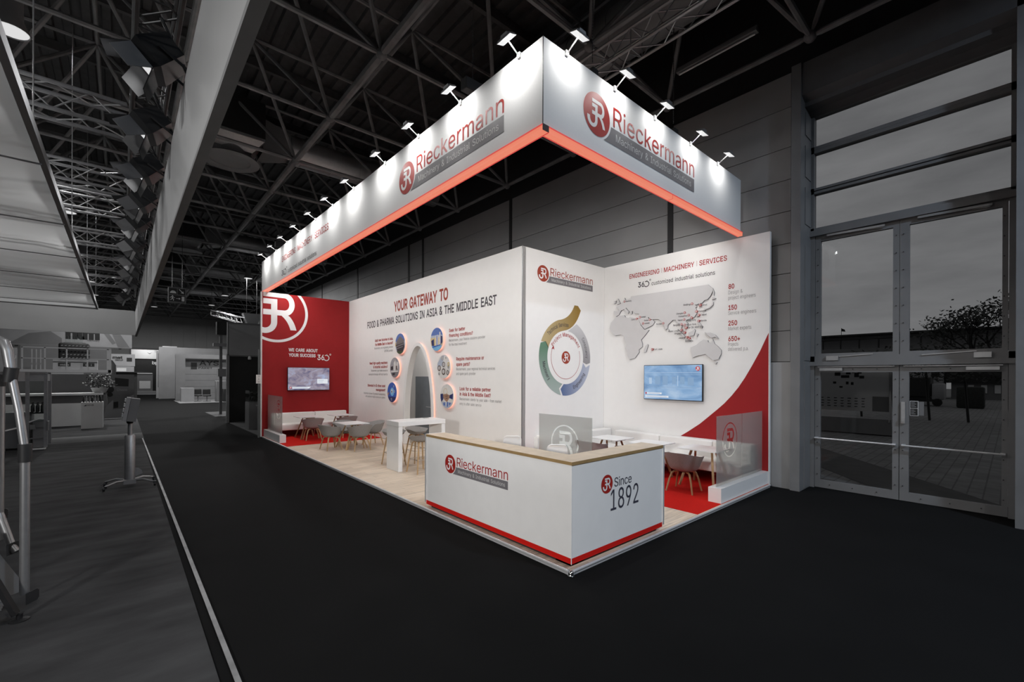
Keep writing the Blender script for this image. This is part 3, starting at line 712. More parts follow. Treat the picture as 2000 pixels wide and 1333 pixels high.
sw_i = bez((cx + .51, cz + 1.11), (cx + .32, cz + .66), (cx - .07, cz + R0), 12) + [(cx + R0 * math.cos(D(a)), cz + R0 * math.sin(D(a))) for a in range(98, 166, 4)]
seg('gold technical services swoosh', sw_o + [(cx + .41, cz + 1.21)] + sw_i + [(cx + rm * math.cos(D(154)), cz + rm * math.sin(D(154)))], grad('seg_gold', (.46, .36, .19), (.26, .15, .018), 0, lx - .75, lx + .4))
mb = MB(); arc_text(mb, 'Technical Services', fr, cx - .02, cz - .02, .715, D(138), D(82), .09, .01, .005); arc_text(mb, 'Consultancy', fr, cx, cz, .70, D(40), D(0), .085, .005, .005)
arc_text(mb, 'Engineering', fr, cx, cz, .765, D(-70), D(-29), .085, .01, .005, inward=True); arc_text(mb, 'Machinery', fr, cx, cz, .765, D(-172), D(-137), .085, .01, .005, inward=True); obj('lettering', mb, ink, shortw)
mb = MB(); arc_text(mb, 'Project Management', fr, cx, cz, .475, D(152), D(28), .085, .012, .003)
ring = [(cx + .49 * math.cos(D(a)), .0, cz + .49 * math.sin(D(a))) for a in range(20, -207, -5)]
for i in range(len(ring) - 1):
    p, q = ring[i], ring[i + 1]; k = .481 / .49
    mb.add([fr(p[0], p[2], .003), fr(q[0], q[2], .003), fr(cx + (q[0] - cx) * k, cz + (q[2] - cz) * k, .003), fr(cx + (p[0] - cx) * k, cz + (p[2] - cz) * k, .003)], [(0, 1, 2, 3)])
hx, hz = ring[-1][0], ring[-1][2]
mb.flat([(hx - .03, hz - .04), (hx + .035, hz + .055), (hx + .06, hz - .05), (hx + .022, hz - .022)], fr, .003)
obj('project_ring', mb, brand_red, shortw)
mb = MB(); emblem_disc(mb, fr, cx, cz, .143, .003); obj('emblem', mb, [brand_red2, print_white], shortw)

# map wall
mapw = thing('stand_wall', 'white wall with raised grey world map and sweeping red corner', 'wall panel', (5.56, 1.9, .05))
mb = MB(); mb.box(5.533, 5.60, .035, 3.747, .05, 4.70); mb.m = 1; mb.box(5.528, 5.602, .028, .036, .05, 4.70)
obj('panel', mb, [white_wall, white_gloss], mapw)
fr = FX(5.533)
curve = [(-.045, 2.83)] + [(-u, v) for u, v in ((.068, 2.78), (.19, 2.50), (.323, 2.241), (.45, 2.01), (.574, 1.815), (.70, 1.65), (.837, 1.495), (.97, 1.37), (1.111, 1.244), (1.33, 1.05), (1.575, .873), (1.75, .755), (2.1, .55))] + [(-2.1, .055), (-.04, .055)]
mb = MB(); mb.flat(curve, fr, .002); obj('red_corner', mb, red_wall_m, mapw)
mb = MB()
for t, a, b in (('ENGINEERING', 3.024, 2.255), ('MACHINERY', 2.145, 1.459), ('SERVICES', 1.352, .797)): text(mb, t, fr, -a, 4.313, .10, a - b, bold=.012, n=.003)
for a in (2.20, 1.405): mb.flat([(-a - .003, 4.31), (-a + .003, 4.31), (-a + .003, 4.42), (-a - .003, 4.42)], fr, .003)
obj('headline', mb, brand_red, mapw)
mb = MB(); mark360(mb, fr, -2.793, 4.075, .113, .33, .003); text(mb, 'customized industrial solutions', fr, -2.447, 4.073, .085, 1.418, bold=.006, n=.003); obj('lettering', mb, ink, mapw)
mb = MB()
for t, v, w in (('80', 3.744, .11), ('150', 3.33, .16), ('250', 3.026, .165), ('650+', 2.72, .22)): text(mb, t, fr, -.765, v, .09, w, bold=.02, n=.003)
obj('figures', mb, brand_red, mapw)
mb = MB()
for t, v, w in (('Design &', 3.637, .263), ('project engineers', 3.53, .498), ('Service engineers', 3.233, .51), ('Market experts', 2.93, .424), ('Projects', 2.624, .19), ('delivered p.a.', 2.528, .375)): text(mb, t, fr, -.767, v, .072, w, bold=-.006, n=.003)
obj('captions', mb, ink_soft, mapw)
MAPS = {'eurasia': [(2.96, 3.89), (1.16, 3.89), (1.1, 3.83), (1.06, 3.8), (1.07, 3.73), (1.11, 3.65), (1.17, 3.59), (1.23, 3.58), (1.28, 3.53), (1.32, 3.53), (1.29, 3.46), (1.33, 3.48), (1.35, 3.53), (1.39, 3.51), (1.43, 3.51), (1.39, 3.47), (1.42, 3.45), (1.39, 3.39), (1.39, 3.33), (1.43, 3.27), (1.51, 3.23), (1.6, 3.22), (1.63, 3.2), (1.58, 3.14), (1.58, 3.08), (1.63, 3.05), (1.67, 3.1), (1.71, 3.12), (1.72, 3.05), (1.66, 2.96), (1.68, 2.97), (1.74, 3.06), (1.76, 3.15), (1.8, 3.15), (1.85, 3.24), (1.92, 3.24), (2.03, 3.15), (2.04, 3.07), (2.08, 3.05), (2.15, 3.19), (2.18, 3.23), (2.25, 3.29), (2.39, 3.3), (2.46, 3.31), (2.49, 3.36), (2.52, 3.36), (2.47, 3.29), (2.4, 3.29), (2.35, 3.24), (2.4, 3.17), (2.6, 3.1), (2.7, 3.21), (2.76, 3.34), (2.74, 3.39), (2.74, 3.46), (2.86, 3.48), (2.91, 3.54), (2.94, 3.54), (2.93, 3.48), (2.96, 3.48), (3.02, 3.57), (3.09, 3.64), (3.11, 3.63), (3.02, 3.54), (3.04, 3.49), (3.15, 3.61), (3.23, 3.59), (3.3, 3.49), (3.38, 3.46), (3.43, 3.5), (3.44, 3.6), (3.32, 3.58), (3.3, 3.62), (3.37, 3.69), (3.3, 3.7), (3.22, 3.77), (3.18, 3.8), (3.14, 3.88), (3.11, 3.82), (3.07, 3.83), (2.97, 3.84)],
 'africa': [(3.38, 3.45), (3.28, 3.47), (3.14, 3.47), (3.12, 3.42), (3.02, 3.39), (3.0, 3.41), (2.85, 3.37), (2.76, 3.335), (2.7, 3.19), (2.61, 3.09), (2.49, 3.07), (2.58, 2.97), (2.69, 2.86), (2.66, 2.77), (2.66, 2.7), (2.75, 2.64), (2.74, 2.58), (2.85, 2.45), (2.99, 2.42), (3.06, 2.53), (3.11, 2.68), (3.09, 2.78), (3.16, 2.93), (3.14, 2.98), (3.24, 3.02), (3.4, 3.0), (3.54, 3.12), (3.56, 3.19), (3.52, 3.32), (3.4, 3.44)],
 'isle': [(3.35, 3.89), (3.32, 3.88), (3.26, 3.76), (3.35, 3.74), (3.33, 3.8), (3.36, 3.86)], 'isle2': [(3.44, 3.84), (3.38, 3.84), (3.39, 3.78), (3.44, 3.77)], 'isle3': [(2.53, 2.75), (2.51, 2.73), (2.56, 2.58), (2.61, 2.57), (2.62, 2.63), (2.58, 2.72)],
 'australia': [(1.52, 2.63), (1.39, 2.68), (1.32, 2.74), (1.25, 2.78), (1.16, 2.76), (1.15, 2.72), (1.09, 2.7), (1.06, 2.78), (1.02, 2.68), (0.95, 2.62), (0.89, 2.55), (0.89, 2.48), (0.94, 2.37), (1.04, 2.35), (1.08, 2.38), (1.16, 2.44), (1.2, 2.48), (1.35, 2.46), (1.47, 2.42), (1.49, 2.45), (1.5, 2.54)],
 'i4': [(1.02, 2.32), (0.97, 2.31), (1.0, 2.27)], 'i5': [(1.57, 2.94), (1.49, 2.97), (1.44, 3.01), (1.42, 2.98), (1.45, 2.88), (1.54, 2.87)], 'i6': [(1.81, 3.04), (1.78, 3.01), (1.64, 2.87), (1.66, 2.85), (1.77, 2.96)], 'i7': [(1.64, 2.82), (1.51, 2.8), (1.51, 2.78), (1.64, 2.8)], 'i8': [(1.4, 2.92), (1.36, 2.9), (1.38, 2.85), (1.4, 2.85)],
 'i9': [(1.23, 2.93), (1.19, 2.91), (1.12, 2.91), (1.01, 2.86), (0.94, 2.78), (1.01, 2.82), (1.08, 2.8), (1.16, 2.86)], 'i10': [(1.37, 3.2), (1.34, 3.14), (1.27, 3.05), (1.28, 3.01), (1.32, 3.06), (1.37, 3.13)], 'i11': [(1.16, 3.42), (1.09, 3.46), (1.07, 3.53), (1.05, 3.52), (1.05, 3.47), (1.12, 3.41), (1.23, 3.38), (1.24, 3.41)], 'i12': [(1.07, 3.63), (1.0, 3.59), (1.08, 3.57)], 'i13': [(1.06, 3.79), (1.03, 3.71), (1.04, 3.65), (1.06, 3.72)], 'i14': [(2.03, 3.06), (2.0, 3.03), (2.02, 3.0)], 'i15': [(1.4, 3.26), (1.37, 3.3), (1.36, 3.26)]}
for k, pl in MAPS.items():
    mb = MB(); mb.prism([(-a, b) for a, b in pl], fr, .0, .028, 1); obj('map_landmass', mb, [map_face, map_edge], mapw)
PINS = dict(Hamburg=(3.14, 3.79, 'r'), Cairo=(2.81, 3.35, 'l'), Amman=(2.72, 3.38, 'r'), Dubai=(2.47, 3.3, 'l'), Jeddah=(2.64, 3.23, 'r'), Mumbai=(2.14, 3.19, 'l'), Beijing=(1.49, 3.54, 'l'), Seoul=(1.32, 3.49, 'r'), Shanghai=(1.4, 3.37, 'r'), Chengdu=(1.65, 3.37, 'l'), Guangzhou=(1.56, 3.31, 'l'), Taipei=(1.35, 3.29, 'r'), Hanoi=(1.66, 3.23, 'l'), Hong_Kong=(1.5, 3.25, 'b'), Manila=(1.35, 3.17, 'r'), Bangkok=(1.72, 3.13, 'l'), Phnom_Penh=(1.65, 3.11, 'r'), Ho_Chi_Minh_City=(1.62, 3.05, 'r'), Kuala_Lumpur=(1.72, 3.01, 'l'), Singapore=(1.65, 2.95, 'l'), Jakarta=(1.6, 2.85, 'l'), Surabaya=(1.55, 2.82, 'b'), Port_Louis=(2.41, 2.63, 'r'))
mt = MB()
for k, (a, b, s_) in PINS.items():
    mb = MB(); mb.m = 0; mb.prism(circ(-a, b, .025, 18), fr, .0, .034); mb.m = 1; mb.flat(circ(-a, b, .0175, 14), fr, .0352); mb.m = 0
    vs, fs = MONO_F; mb.add([fr(-a + p[0] * .018, b + p[1] * .018, .0362) for p in vs], fs); obj('map_pin', mb, [brand_red, print_white], mapw)
    nm = k.replace('_', ' '); w = .021 * len(nm)
    if s_ == 'r': text(mt, nm, fr, -a + .038, b - .018, .034, w, 'L', .012, .0305, 1)
    elif s_ == 'l': text(mt, nm, fr, -a - .038, b - .022, .034, w, 'R', .012, .0305, 1)
    else: text(mt, nm, fr, -a, b - .068, .034, w, 'C', .012, .0305, 1)
obj('city_names', mt, ink, mapw)

# round backlit pictures
pal = lambda n, c: mat('picture_' + n, c, .45, var=.08, scale=14)
sky_b, sky_l, dusk, rockb, rockd, brn, gold, navy, blue, cyan_, pale, steel, green_, skin, gry = [pal(n, c) for n, c in (('sky', (.10, .17, .42)), ('haze', (.42, .46, .55)), ('dusk', (.60, .47, .26)), ('stone', (.17, .15, .15)), ('dark', (.045, .04, .045)), ('brown', (.10, .07, .06)), ('gold', (.55, .38, .05)), ('navy', (.03, .04, .13)), ('blue', (.04, .11, .42)), ('cyan', (.20, .45, .70)), ('pale', (.66, .64, .62)), ('steel', (.33, .32, .34)), ('green', (.06, .09, .05)), ('skin', (.33, .19, .13)), ('grey', (.22, .21, .22)))]
def halfdisc(v0): # part of the unit circle below height v0
    a = math.asin(max(-1, min(1, v0))); return [(math.cos(t), math.sin(t)) for t in [PI - a + (2 * a + PI) * i / 30 for i in range(31)]]
def C_(x, y, r, n=16): return circ(x, y, r, n)
PICS = {
 'a sloping tiered building under blue sky': [(sky_b, C_(0, 0, 1, 48)), (sky_l, halfdisc(.25)), (rockb, [(-.75, .25), (-.1, .68), (.12, .70), (.85, .28), (.8, .05), (-.85, -.15)]), (rockd, [(-.9, -.1), (.8, .08), (.92, -.35), (.5, -.85), (-.5, -.85)]), (gold, [(-.98, .1), (-.88, .2), (-.85, -.25), (-.97, -.2)]), (gry, [(-.8, -.2), (.75, 0), (.75, -.1), (-.8, -.32)]), (gry, [(-.7, -.42), (.6, -.25), (.6, -.33), (-.7, -.52)]), (green_, halfdisc(-.72))],
 'a pale machine hall': [(steel, C_(0, 0, 1, 48)), (gry, halfdisc(-.35)), (pale, [(-.2, .5), (.15, .75), (.3, .3), (.2, -.3), (-.25, -.3)]), (pale, [(.4, .6), (.75, .5), (.7, -.1), (.35, -.1)]), (rockd, [(-.8, .1), (-.35, .15), (-.3, -.2), (-.85, -.25)]), (brn, [(.25, .2), (.5, .15), (.55, -.2), (.3, -.2)]), (pale, [(-.8, -.35), (.8, -.3), (.78, -.42), (-.8, -.48)]), (rockd, [(-.5, -.55), (.1, -.5), (.05, -.75), (-.45, -.78)])],
 'a glowing blue data ring': [(blue, C_(0, 0, 1, 48)), (navy, halfdisc(-.45)), (cyan_, C_(.05, .05, .42, 24)), (pale, C_(-.02, .1, .2, 20)), (navy, C_(-.05, .05, .1, 12)), (pale, C_(.55, .1, .12)), (navy, C_(.55, .1, .07)), (pale, C_(.4, .6, .1)), (navy, C_(.4, .6, .06)), (pale, C_(-.1, -.7, .12)), (navy, C_(-.1, -.7, .08)), (skin, [(-.98, -.15), (-.6, .05), (-.55, -.1), (-.9, -.4)])],
 'bright office towers at dusk': [(sky_b, C_(0, 0, 1, 48)), (sky_l, halfdisc(.35)), (dusk, halfdisc(.15)), (navy, [(-.9, -.1), (-.45, .05), (-.4, -.7), (-.7, -.7)]), (pale, [(-.15, .35), (.25, .38), (.28, -.6), (-.15, -.6)]), (blue, [(-.02, .33), (.1, .34), (.1, -.6), (-.02, -.6)]), (pale, [(.42, .6), (.6, .62), (.62, -.5), (.42, -.5)]), (navy, [(.62, .3), (.9, .2), (.92, -.3), (.62, -.5)]), (cyan_, halfdisc(-.55)), (blue, [(-.7, -.6), (.7, -.45), (.6, -.55), (-.65, -.72)])],
 'scattered gears on white': [(pale, C_(0, 0, 1, 48)), (sky_l, [(-.95, .3), (-.3, .9), (.1, .95), (-.2, .1), (-.95, -.1)])] + [z for x, y, r, m_ in ((-.2, .72, .2, steel), (.35, .72, .08, rockb), (.02, .18, .24, rockb), (.75, .2, .16, gold), (-.66, -.12, .24, brn), (.02, -.42, .28, brn), (.66, -.5, .2, brn), (-.66, -.6, .1, rockd), (.75, -.05, .1, rockd)) for z in ((m_, C_(x, y, r)), (pale, C_(x, y, r * .62)), (steel if m_ is not steel else rockb, C_(x, y, r * .4)), (pale, C_(x, y, r * .2)))],
 'a handshake over a city': [(pale, C_(0, 0, 1, 48)), (dusk, C_(-.2, .35, .3, 20)), (pale, C_(-.2, .38, .24, 20)), (navy, [(-.97, .15), (-.55, .2), (-.5, -.25), (-.8, -.55), (-.95, -.2)]), (navy, [(.96, .25), (.45, .1), (.4, -.15), (.9, -.25)]), (skin, [(-.55, .12), (0, .2), (.45, .08), (.4, -.15), (.05, -.5), (-.3, -.35), (-.55, -.1)]), (brn, [(-.2, .02), (.2, .05), (.15, -.02), (-.2, -.05)]), (brn, [(-.15, -.15), (.18, -.12), (.12, -.2), (-.12, -.22)]), (sky_l, halfdisc(-.5)), (blue, [(-.5, -.6), (-.3, -.5), (-.25, -.8), (-.45, -.8)]), (blue, [(.1, -.45), (.25, -.5), (.2, -.85), (.05, -.9)]), (blue, [(.4, -.5), (.6, -.55), (.5, -.75), (.4, -.7)])]}
fr = FX(2.72)
for (nm, layers), (u, v, where) in zip(PICS.items(), ((8.945, 2.957, 'upper left of the arch'), (9.28, 2.262, 'middle left of the arch'), (9.447, 1.52, 'lower left of the arch'), (6.935, 2.965, 'upper right of the arch'), (6.605, 2.252, 'middle right of the arch'), (6.452, 1.51, 'lower right of the arch'))):
    t = thing('round_picture', 'round backlit picture of %s, %s' % (nm, where), 'picture', (2.779, u, v), group='round backlit pictures')
    f2 = lambda a, b, n, u=u, v=v: (2.72 - n, u - a, v + b)
    mb = MB(); mb.prism(circ(0, 0, .303, 56), f2, -.022, 0); obj('disc', mb, white_gloss, t)
    ms = []; mb = MB()
    for i, (m_, pl) in enumerate(layers):
        if m_ not in ms: ms.append(m_)
        mb.m = ms.index(m_)
        q = []
        for a, b in pl:
            r_ = math.hypot(a, b); k = .300 * min(1, .995 / r_ if r_ > .995 else 1); q.append((a * k, b * k))
        vs, fs = fill([q]); mb.add([f2(p[0], p[1], .0008 + i * .0003) for p in vs], fs)
    obj('printed_picture', mb, ms, t, recalc=False)
    mb = MB(); mb.tube([(2.758, u - .287 * math.cos(2 * PI * i / 48), v + .287 * math.sin(2 * PI * i / 48)) for i in range(48)], .013, 6, closed=True); obj('halo_light', mb, halo_led, t)

# ================================================================ SCREENS
def screen_mat(name, c0, c1, c2, sc, es, stretch):
    m = bpy.data.materials.new(name); m.use_nodes = True; t = m.node_tree; b = t.nodes['Principled BSDF']; L = t.links.new
    b.inputs['Base Color'].default_value = (.01, .01, .01, 1); b.inputs['Roughness'].default_value = .25
    tc = t.nodes.new('ShaderNodeTexCoord'); mp = t.nodes.new('ShaderNodeMapping'); mp.inputs['Scale'].default_value = stretch
    no = t.nodes.new('ShaderNodeTexNoise'); no.inputs['Scale'].default_value = sc; no.inputs['Detail'].default_value = 6; no.inputs['Distortion'].default_value = 1.2
    cr = t.nodes.new('ShaderNodeValToRGB'); cr.color_ramp.elements[0].position = .3; cr.color_ramp.elements[0].color = (*c0, 1); cr.color_ramp.elements[1].position = .72; cr.color_ramp.elements[1].color = (*c2, 1)
    e = cr.color_ramp.elements.new(.5); e.color = (*c1, 1)
    L(tc.outputs['Object'], mp.inputs[0]); L(mp.outputs[0], no.inputs[0]); L(no.outputs['Fac'], cr.inputs[0]); L(cr.outputs[0], b.inputs['Emission Color']); b.inputs['Emission Strength'].default_value = es
    return m
scr_white = emission('screen_white', (.72, .76, .82), .95); scr_red = emission('screen_red', (.42, .02, .03), 1.0); scr_line = emission('screen_grey', (.25, .33, .45), 1.0); scr_dark = emission('screen_blue', (.19, .32, .50), 1.0)
scr_mid = emission('screen_pale_blue', (.40, .55, .74), .9)
# left, on the red wall
tv = thing('wall_screen', 'wide screen with purple rock picture hanging on the red wall', 'screen', (1.385, 12.95, 1.90))
mb = MB(); mb.rbox(.708, 2.060, 12.868, 12.91, 1.516, 2.288, .006); mb.box(1.1, 1.7, 12.91, 12.97, 1.7, 2.1); obj('housing', mb, black, tv)
f2 = FY(12.867); mb = MB(); mb.flat([(.720, 1.53), (2.048, 1.53), (2.048, 2.276), (.720, 2.276)], f2, .001); obj('display', mb, screen_mat('screen_rock', (.10, .10, .20), (.30, .26, .32), (.36, .43, .62), 3.2, .95, (1, 1, 1.6)), tv)
mb = MB(); mb.m = 0; mb.flat([(1.645, 1.74), (1.995, 1.74), (1.995, 1.90), (1.645, 1.90)], f2, .002); mb.flat([(.85, 1.575), (1.38, 1.575), (1.44, 1.635), (.85, 1.635)], f2, .002); mb.m = 1
mb.flat([(1.68, 1.79), (1.83, 1.79), (1.83, 1.80), (1.68, 1.80)], f2, .003); mb.flat([(1.68, 1.845), (1.86, 1.845), (1.86, 1.857), (1.68, 1.857)], f2, .003); mb.flat([(.87, 1.598), (1.33, 1.598), (1.33, 1.61), (.87, 1.61)], f2, .003)
mb.m = 2; mb.flat(circ(.80, 1.61, .035, 20), f2, .002); mb.m = 0; vs, fs = MONO_F; mb.add([f2(.80 + p[0] * .034, 1.61 + p[1] * .034, .003) for p in vs], fs)
obj('screen_captions', mb, [scr_white, scr_line, scr_red], tv)
# right, on the map wall
tv = thing('wall_screen', 'wide screen with pale blue office picture below the world map', 'screen', (5.5, 1.91, 1.9))
mb = MB(); mb.rbox(5.452, 5.495, 1.236, 2.584, 1.513, 2.276, .006); mb.box(5.495, 5.533, 1.6, 2.2, 1.7, 2.1); obj('housing', mb, black, tv)
f2 = FX(5.451); mb = MB(); mb.flat([(-2.572, 1.528), (-1.248, 1.528), (-1.248, 2.264), (-2.572, 2.264)], f2, .001); obj('display', mb, screen_mat('screen_office', (.13, .25, .45), (.24, .40, .63), (.42, .56, .74), 1.6, .95, (1, .8, 2.2)), tv)
mb = MB(); mb.m = 3
for a, b, c, d in ((-2.30, -2.18, 1.85, 2.03), (-2.12, -2.0, 1.84, 2.04), (-1.9, -1.8, 1.86, 2.02), (-1.72, -1.62, 1.86, 2.02), (-1.55, -1.42, 1.84, 2.0), (-2.5, -1.3, 1.79, 1.80)): mb.flat([(a, c), (b, c), (b, d), (a, d)], f2, .0015)
mb.m = 4
for a, b, c, d in ((-2.56, -1.26, 2.10, 2.11), (-2.56, -1.26, 2.06, 2.064), (-1.78, -1.76, 1.82, 2.04), (-2.45, -2.38, 1.86, 2.0)): mb.flat([(a, c), (b, c), (b, d), (a, d)], f2, .0018)
mb.m = 0; mb.flat([(-2.50, 1.635), (-2.14, 1.635), (-2.14, 1.672), (-2.50, 1.672)], f2, .002); mb.flat([(-2.54, 1.565), (-1.98, 1.565), (-1.98, 1.605), (-2.54, 1.605)], f2, .002)
mb.m = 1; mb.flat([(-2.47, 1.650), (-2.18, 1.650), (-2.18, 1.658), (-2.47, 1.658)], f2, .003); mb.flat([(-2.51, 1.581), (-2.02, 1.581), (-2.02, 1.589), (-2.51, 1.589)], f2, .003)
mb.m = 2; mb.flat([(-2.54, 1.635), (-2.505, 1.635), (-2.505, 1.672), (-2.54, 1.672)], f2, .002); mb.flat(circ(-1.335, 2.188, .05, 24), f2, .002); mb.m = 0; mb.add([f2(-1.335 + p[0] * .049, 2.188 + p[1] * .049, .003) for p in vs], fs)
obj('screen_captions', mb, [scr_white, scr_line, scr_red, scr_dark, scr_mid], tv)

# ================================================================ RECEPTION COUNTER
ctr = thing('reception_counter', 'white L-shaped reception counter with oak top and company logo', 'counter', (.9, 1.4, .05))
x0, y0, x1, y1, zb, zt = .04, .03, 1.795, 2.872, .096, 1.104
mb = MB(); mb.box(x0, x0 + .03, y0, y1, .155, zt); mb.box(x0 + .03, x1, y0, y0 + .03, .155, zt)
mb.box(x0 + .27, x0 + .30, y0 + .3, y1, .10, zt); mb.box(x0 + .3, x1, y0 + .27, y0 + .30, .10, zt)
obj('front_panels', mb, counter_white, ctr)
mb = MB(); mb.box(x0, x0 + .3, y0 + .3, y1, zb, .155); mb.box(x0, x0 + .3, y0 + .006, y0 + .3, zb, .155); mb.box(x0 + .006, x1, y0, y0 + .006, zb, .155); mb.box(x0 + .3, x1, y0 + .006, y0 + .3, zb, .155); obj('red_base_strip', mb, red_strip, ctr)
mb = MB(); mb.box(x0 - .001, x0 + .006, y0 - .001, y0 + .006, zb - .004, zt); obj('corner_profile', mb, counter_white, ctr)
mb = MB(); mb.box(x0 + .05, x0 + .26, y0 + .05, y1 - .06, .05, zb); mb.box(x0 + .05, x1 - .06, y0 + .05, y0 + .26, .05, zb); obj('plinth', mb, toe_black, ctr)
mb = MB()
bm_poly = [(x0 - .012, y0 - .012), (x1 + .015, y0 - .012), (x1 + .015, y0 + .31), (x0 + .31, y0 + .31), (x0 + .31, y1 + .015), (x0 - .012, y1 + .015)]
flr = lambda u, v, n: (u, v, n)
mb.prism(bm_poly, flr, zt, zt + .034, 1); obj('worktop', mb, [worktop_m, worktop_edge], ctr)
mb = MB(); mb.box(x0 - .010, x0 + .32, y1, y1 + .022, .125, zt + .036); obj('end_panel', mb, counter_white, ctr)
mb = MB(); mb.box(x1, x1 + .022, y0 - .010, y0 + .32, .125, zt + .036); obj('end_panel', mb, counter_white, ctr)
mb = MB(); mb.bar((x0 - .011, y1 + .011, .125), (x0 - .011, y1 + .011, zt + .036), .026, .008, (1, 0, 0)); obj('end_profile', mb, alu, ctr)
mb = MB(); mb.bar((x1 + .011, y0 - .011, .125), (x1 + .011, y0 - .011, zt + .036), .026, .008, (0, 1, 0)); obj('end_profile', mb, alu, ctr)
brand_logo(ctr, FX(x0), -2.366, .660, 1.352)
fr = FY(y0); mb = MB(); emblem_disc(mb, fr, .628, .822, .103, .003); obj('emblem', mb, [brand_red, print_white], ctr)
mb = MB(); text(mb, 'Since', fr, .765, .770, .101, .336, n=.003, res=4); text(mb, '1892', fr, .698, .512, .232, .548, n=.003, res=5, ref='1'); obj('lettering', mb, mat('slate_print', (.045, .045, .065), .5), ctr)

# ================================================================ GLASS SCREENS WITH FROSTED EMBLEM
def frosted_pane(parent, fr, u0, u1, v0, v1, emb=None):
    loops = [[(u0, v0), (u1, v0), (u1, v1), (u0, v1)]]
    if emb:
        cu_, cv, r = emb; loops += [circ(cu_, cv, r, 48), circ(cu_, cv, r * .925, 48), [(cu_ + p[0] * r * .98, cv + p[1] * r * .98) for p in MONO]]
    g = MB(); g.prism([(u0, v0), (u1, v0), (u1, v1), (u0, v1)], fr, -.010, 0); o = obj('glass_pane', g, clear_glass, parent)
    vs, fs = fill(loops); g = MB(); g.add([fr(p[0], p[1], .0012) for p in vs], fs); obj('frosted_film', g, frost_m, o, recalc=False)
gs = thing('glass_screen', 'pair of frosted glass panes on white plinth at right edge of the stand', 'glass screen', (4.5, .14, .05))
mb = MB(); mb.box(3.545, 5.53, .04, .24, .056, .283); obj('plinth', mb, white_gloss, gs)
fr = FY(.145); frosted_pane(gs, fr, 3.61, 4.590, .275, 1.39, (4.112, .985, .285)); frosted_pane(gs, fr, 4.602, 5.524, .275, 1.39)
gs = thing('glass_screen', 'pair of frosted glass panes on white plinth before the red wall', 'glass screen', (.14, 12.0, .05))
mb = MB(); mb.box(.035, .205, 11.06, 12.97, .056, .283); obj('plinth', mb, white_gloss, gs)
fr = FX(.15); frosted_pane(gs, fr, -12.10, -11.24, .275, 1.39, (-11.66, .985, .285)); frosted_pane(gs, fr, -12.965, -12.112, .275, 1.39)
gs = thing('glass_screen', 'single frosted glass pane with ring emblem behind the reception counter', 'glass screen', (1.83, 1.73, .05))
mb = MB(); mb.box(1.79, 1.90, 1.10, 2.42, .05, .25); obj('plinth', mb, white_gloss, gs)
mb = MB(); mb.box(1.82, 1.845, 2.31, 2.40, .25, .98); obj('end_post', mb, white_gloss, gs)
fr = FX(1.83); frosted_pane(gs, fr, -2.29, -1.185, .24, 1.395, (-1.725, .965, .285))

# ================================================================ BENCHES
def bench(parent, segs):
    for nm, (a, b, c, d, e, f), r in segs:
        mb = MB(); mb.rbox(a, b, c, d, e, f, r); obj(nm, mb, sofa_m, parent)
bn = thing('bench', 'long white upholstered bench along the red end wall', 'bench', (1.4, 12.6, .055))
bench(bn, [('seat', (.25, 2.62, 12.25, 12.93, .27, .465), .03), ('backrest', (.25, 1.545, 12.76, 12.955, .44, .79), .03), ('backrest', (1.55, 2.62, 12.76, 12.955, .44, .79), .03)])
for x in (.4, 1.4, 2.45):
    for y in (12.35, 12.85): mb = MB(); mb.tube([(x, y, .055), (x, y, .28)], .012, 8); obj('leg', mb, chrome, bn)
bn = thing('bench', 'white upholstered corner bench under the world map', 'bench', (5.1, 2.2, .055))
bench(bn, [('seat', (4.78, 5.50, .27, 3.70, .26, .435), .03), ('seat', (3.17, 4.77, 3.02, 3.70, .26, .435), .03)]
      + [('backrest', (5.28, 5.52, a, b, .41, .765), .03) for a, b in ((.27, .955), (.965, 2.10), (2.11, 3.25))]
      + [('backrest', (4.75, 5.52, 3.26, 3.735, .41, .768), .03) if False else ('backrest', (4.20, 5.52, 3.50, 3.735, .41, .77), .03), ('backrest', (3.17, 4.19, 3.50, 3.735, .41, .77), .03)])
for x, y in ((4.88, .45), (5.4, .45), (4.88, 1.5), (5.4, 1.5), (4.88, 2.6), (5.4, 2.6), (3.3, 3.1), (4.1, 3.1)):
    mb = MB(); mb.tube([(x, y, .055), (x, y, .27)], .012, 8); obj('leg', mb, chrome, bn)

# ================================================================ TABLES
def cafe_table(label, cx, cy, w, d, top_z, floor_z, group, wood, rz=0.0):
    t = thing('cafe_table', label, 'table', (cx, cy, floor_z), rz, group)
    h = top_z - floor_z
    mb = MB(); mb.box(-w / 2, w / 2, -d / 2, d / 2, h - .016, h); obj('table_top', mb, table_white, t, local=True)
    mb = MB(); mb.box(-.14, .14, -d * .36, d * .36, h - .045, h - .016); obj('under_frame', mb, wood, t, local=True)
    for sx in (-1, 1):
        for sy in (-1, 1):
            mb = MB(); mb.bar((sx * .07, sy * d * .26, h - .03), (sx * (w / 2 - .04), sy * (d / 2 - .04), 0), .036, .030); obj('leg', mb, wood, t, local=True)
    return t
TZ = .73
cafe_table('square white table among four grey chairs on the oak floor', 1.325, 9.0, .66, .80, TZ, .05, 'white cafe tables', oak)
cafe_table('square white table at left end of the bench by the red wall', 1.0, 11.75, .64, .70, TZ, .055, 'white cafe tables', walnut)
cafe_table('square white table at right end of the bench by the red wall', 2.03, 11.75, .62, .70, TZ, .055, 'white cafe tables', walnut)
cafe_table('square white table nearest the glass screen under the map', 4.50, .765, .64, .70, TZ, .055, 'white cafe tables', oak)
cafe_table('square white table in the middle of the three under the map', 4.39, 1.76, .64, .68, TZ, .055, 'white cafe tables', walnut)
cafe_table('square white table farthest into the corner under the project wheel', 4.37, 2.67, .64, .68, TZ, .055, 'white cafe tables', walnut)
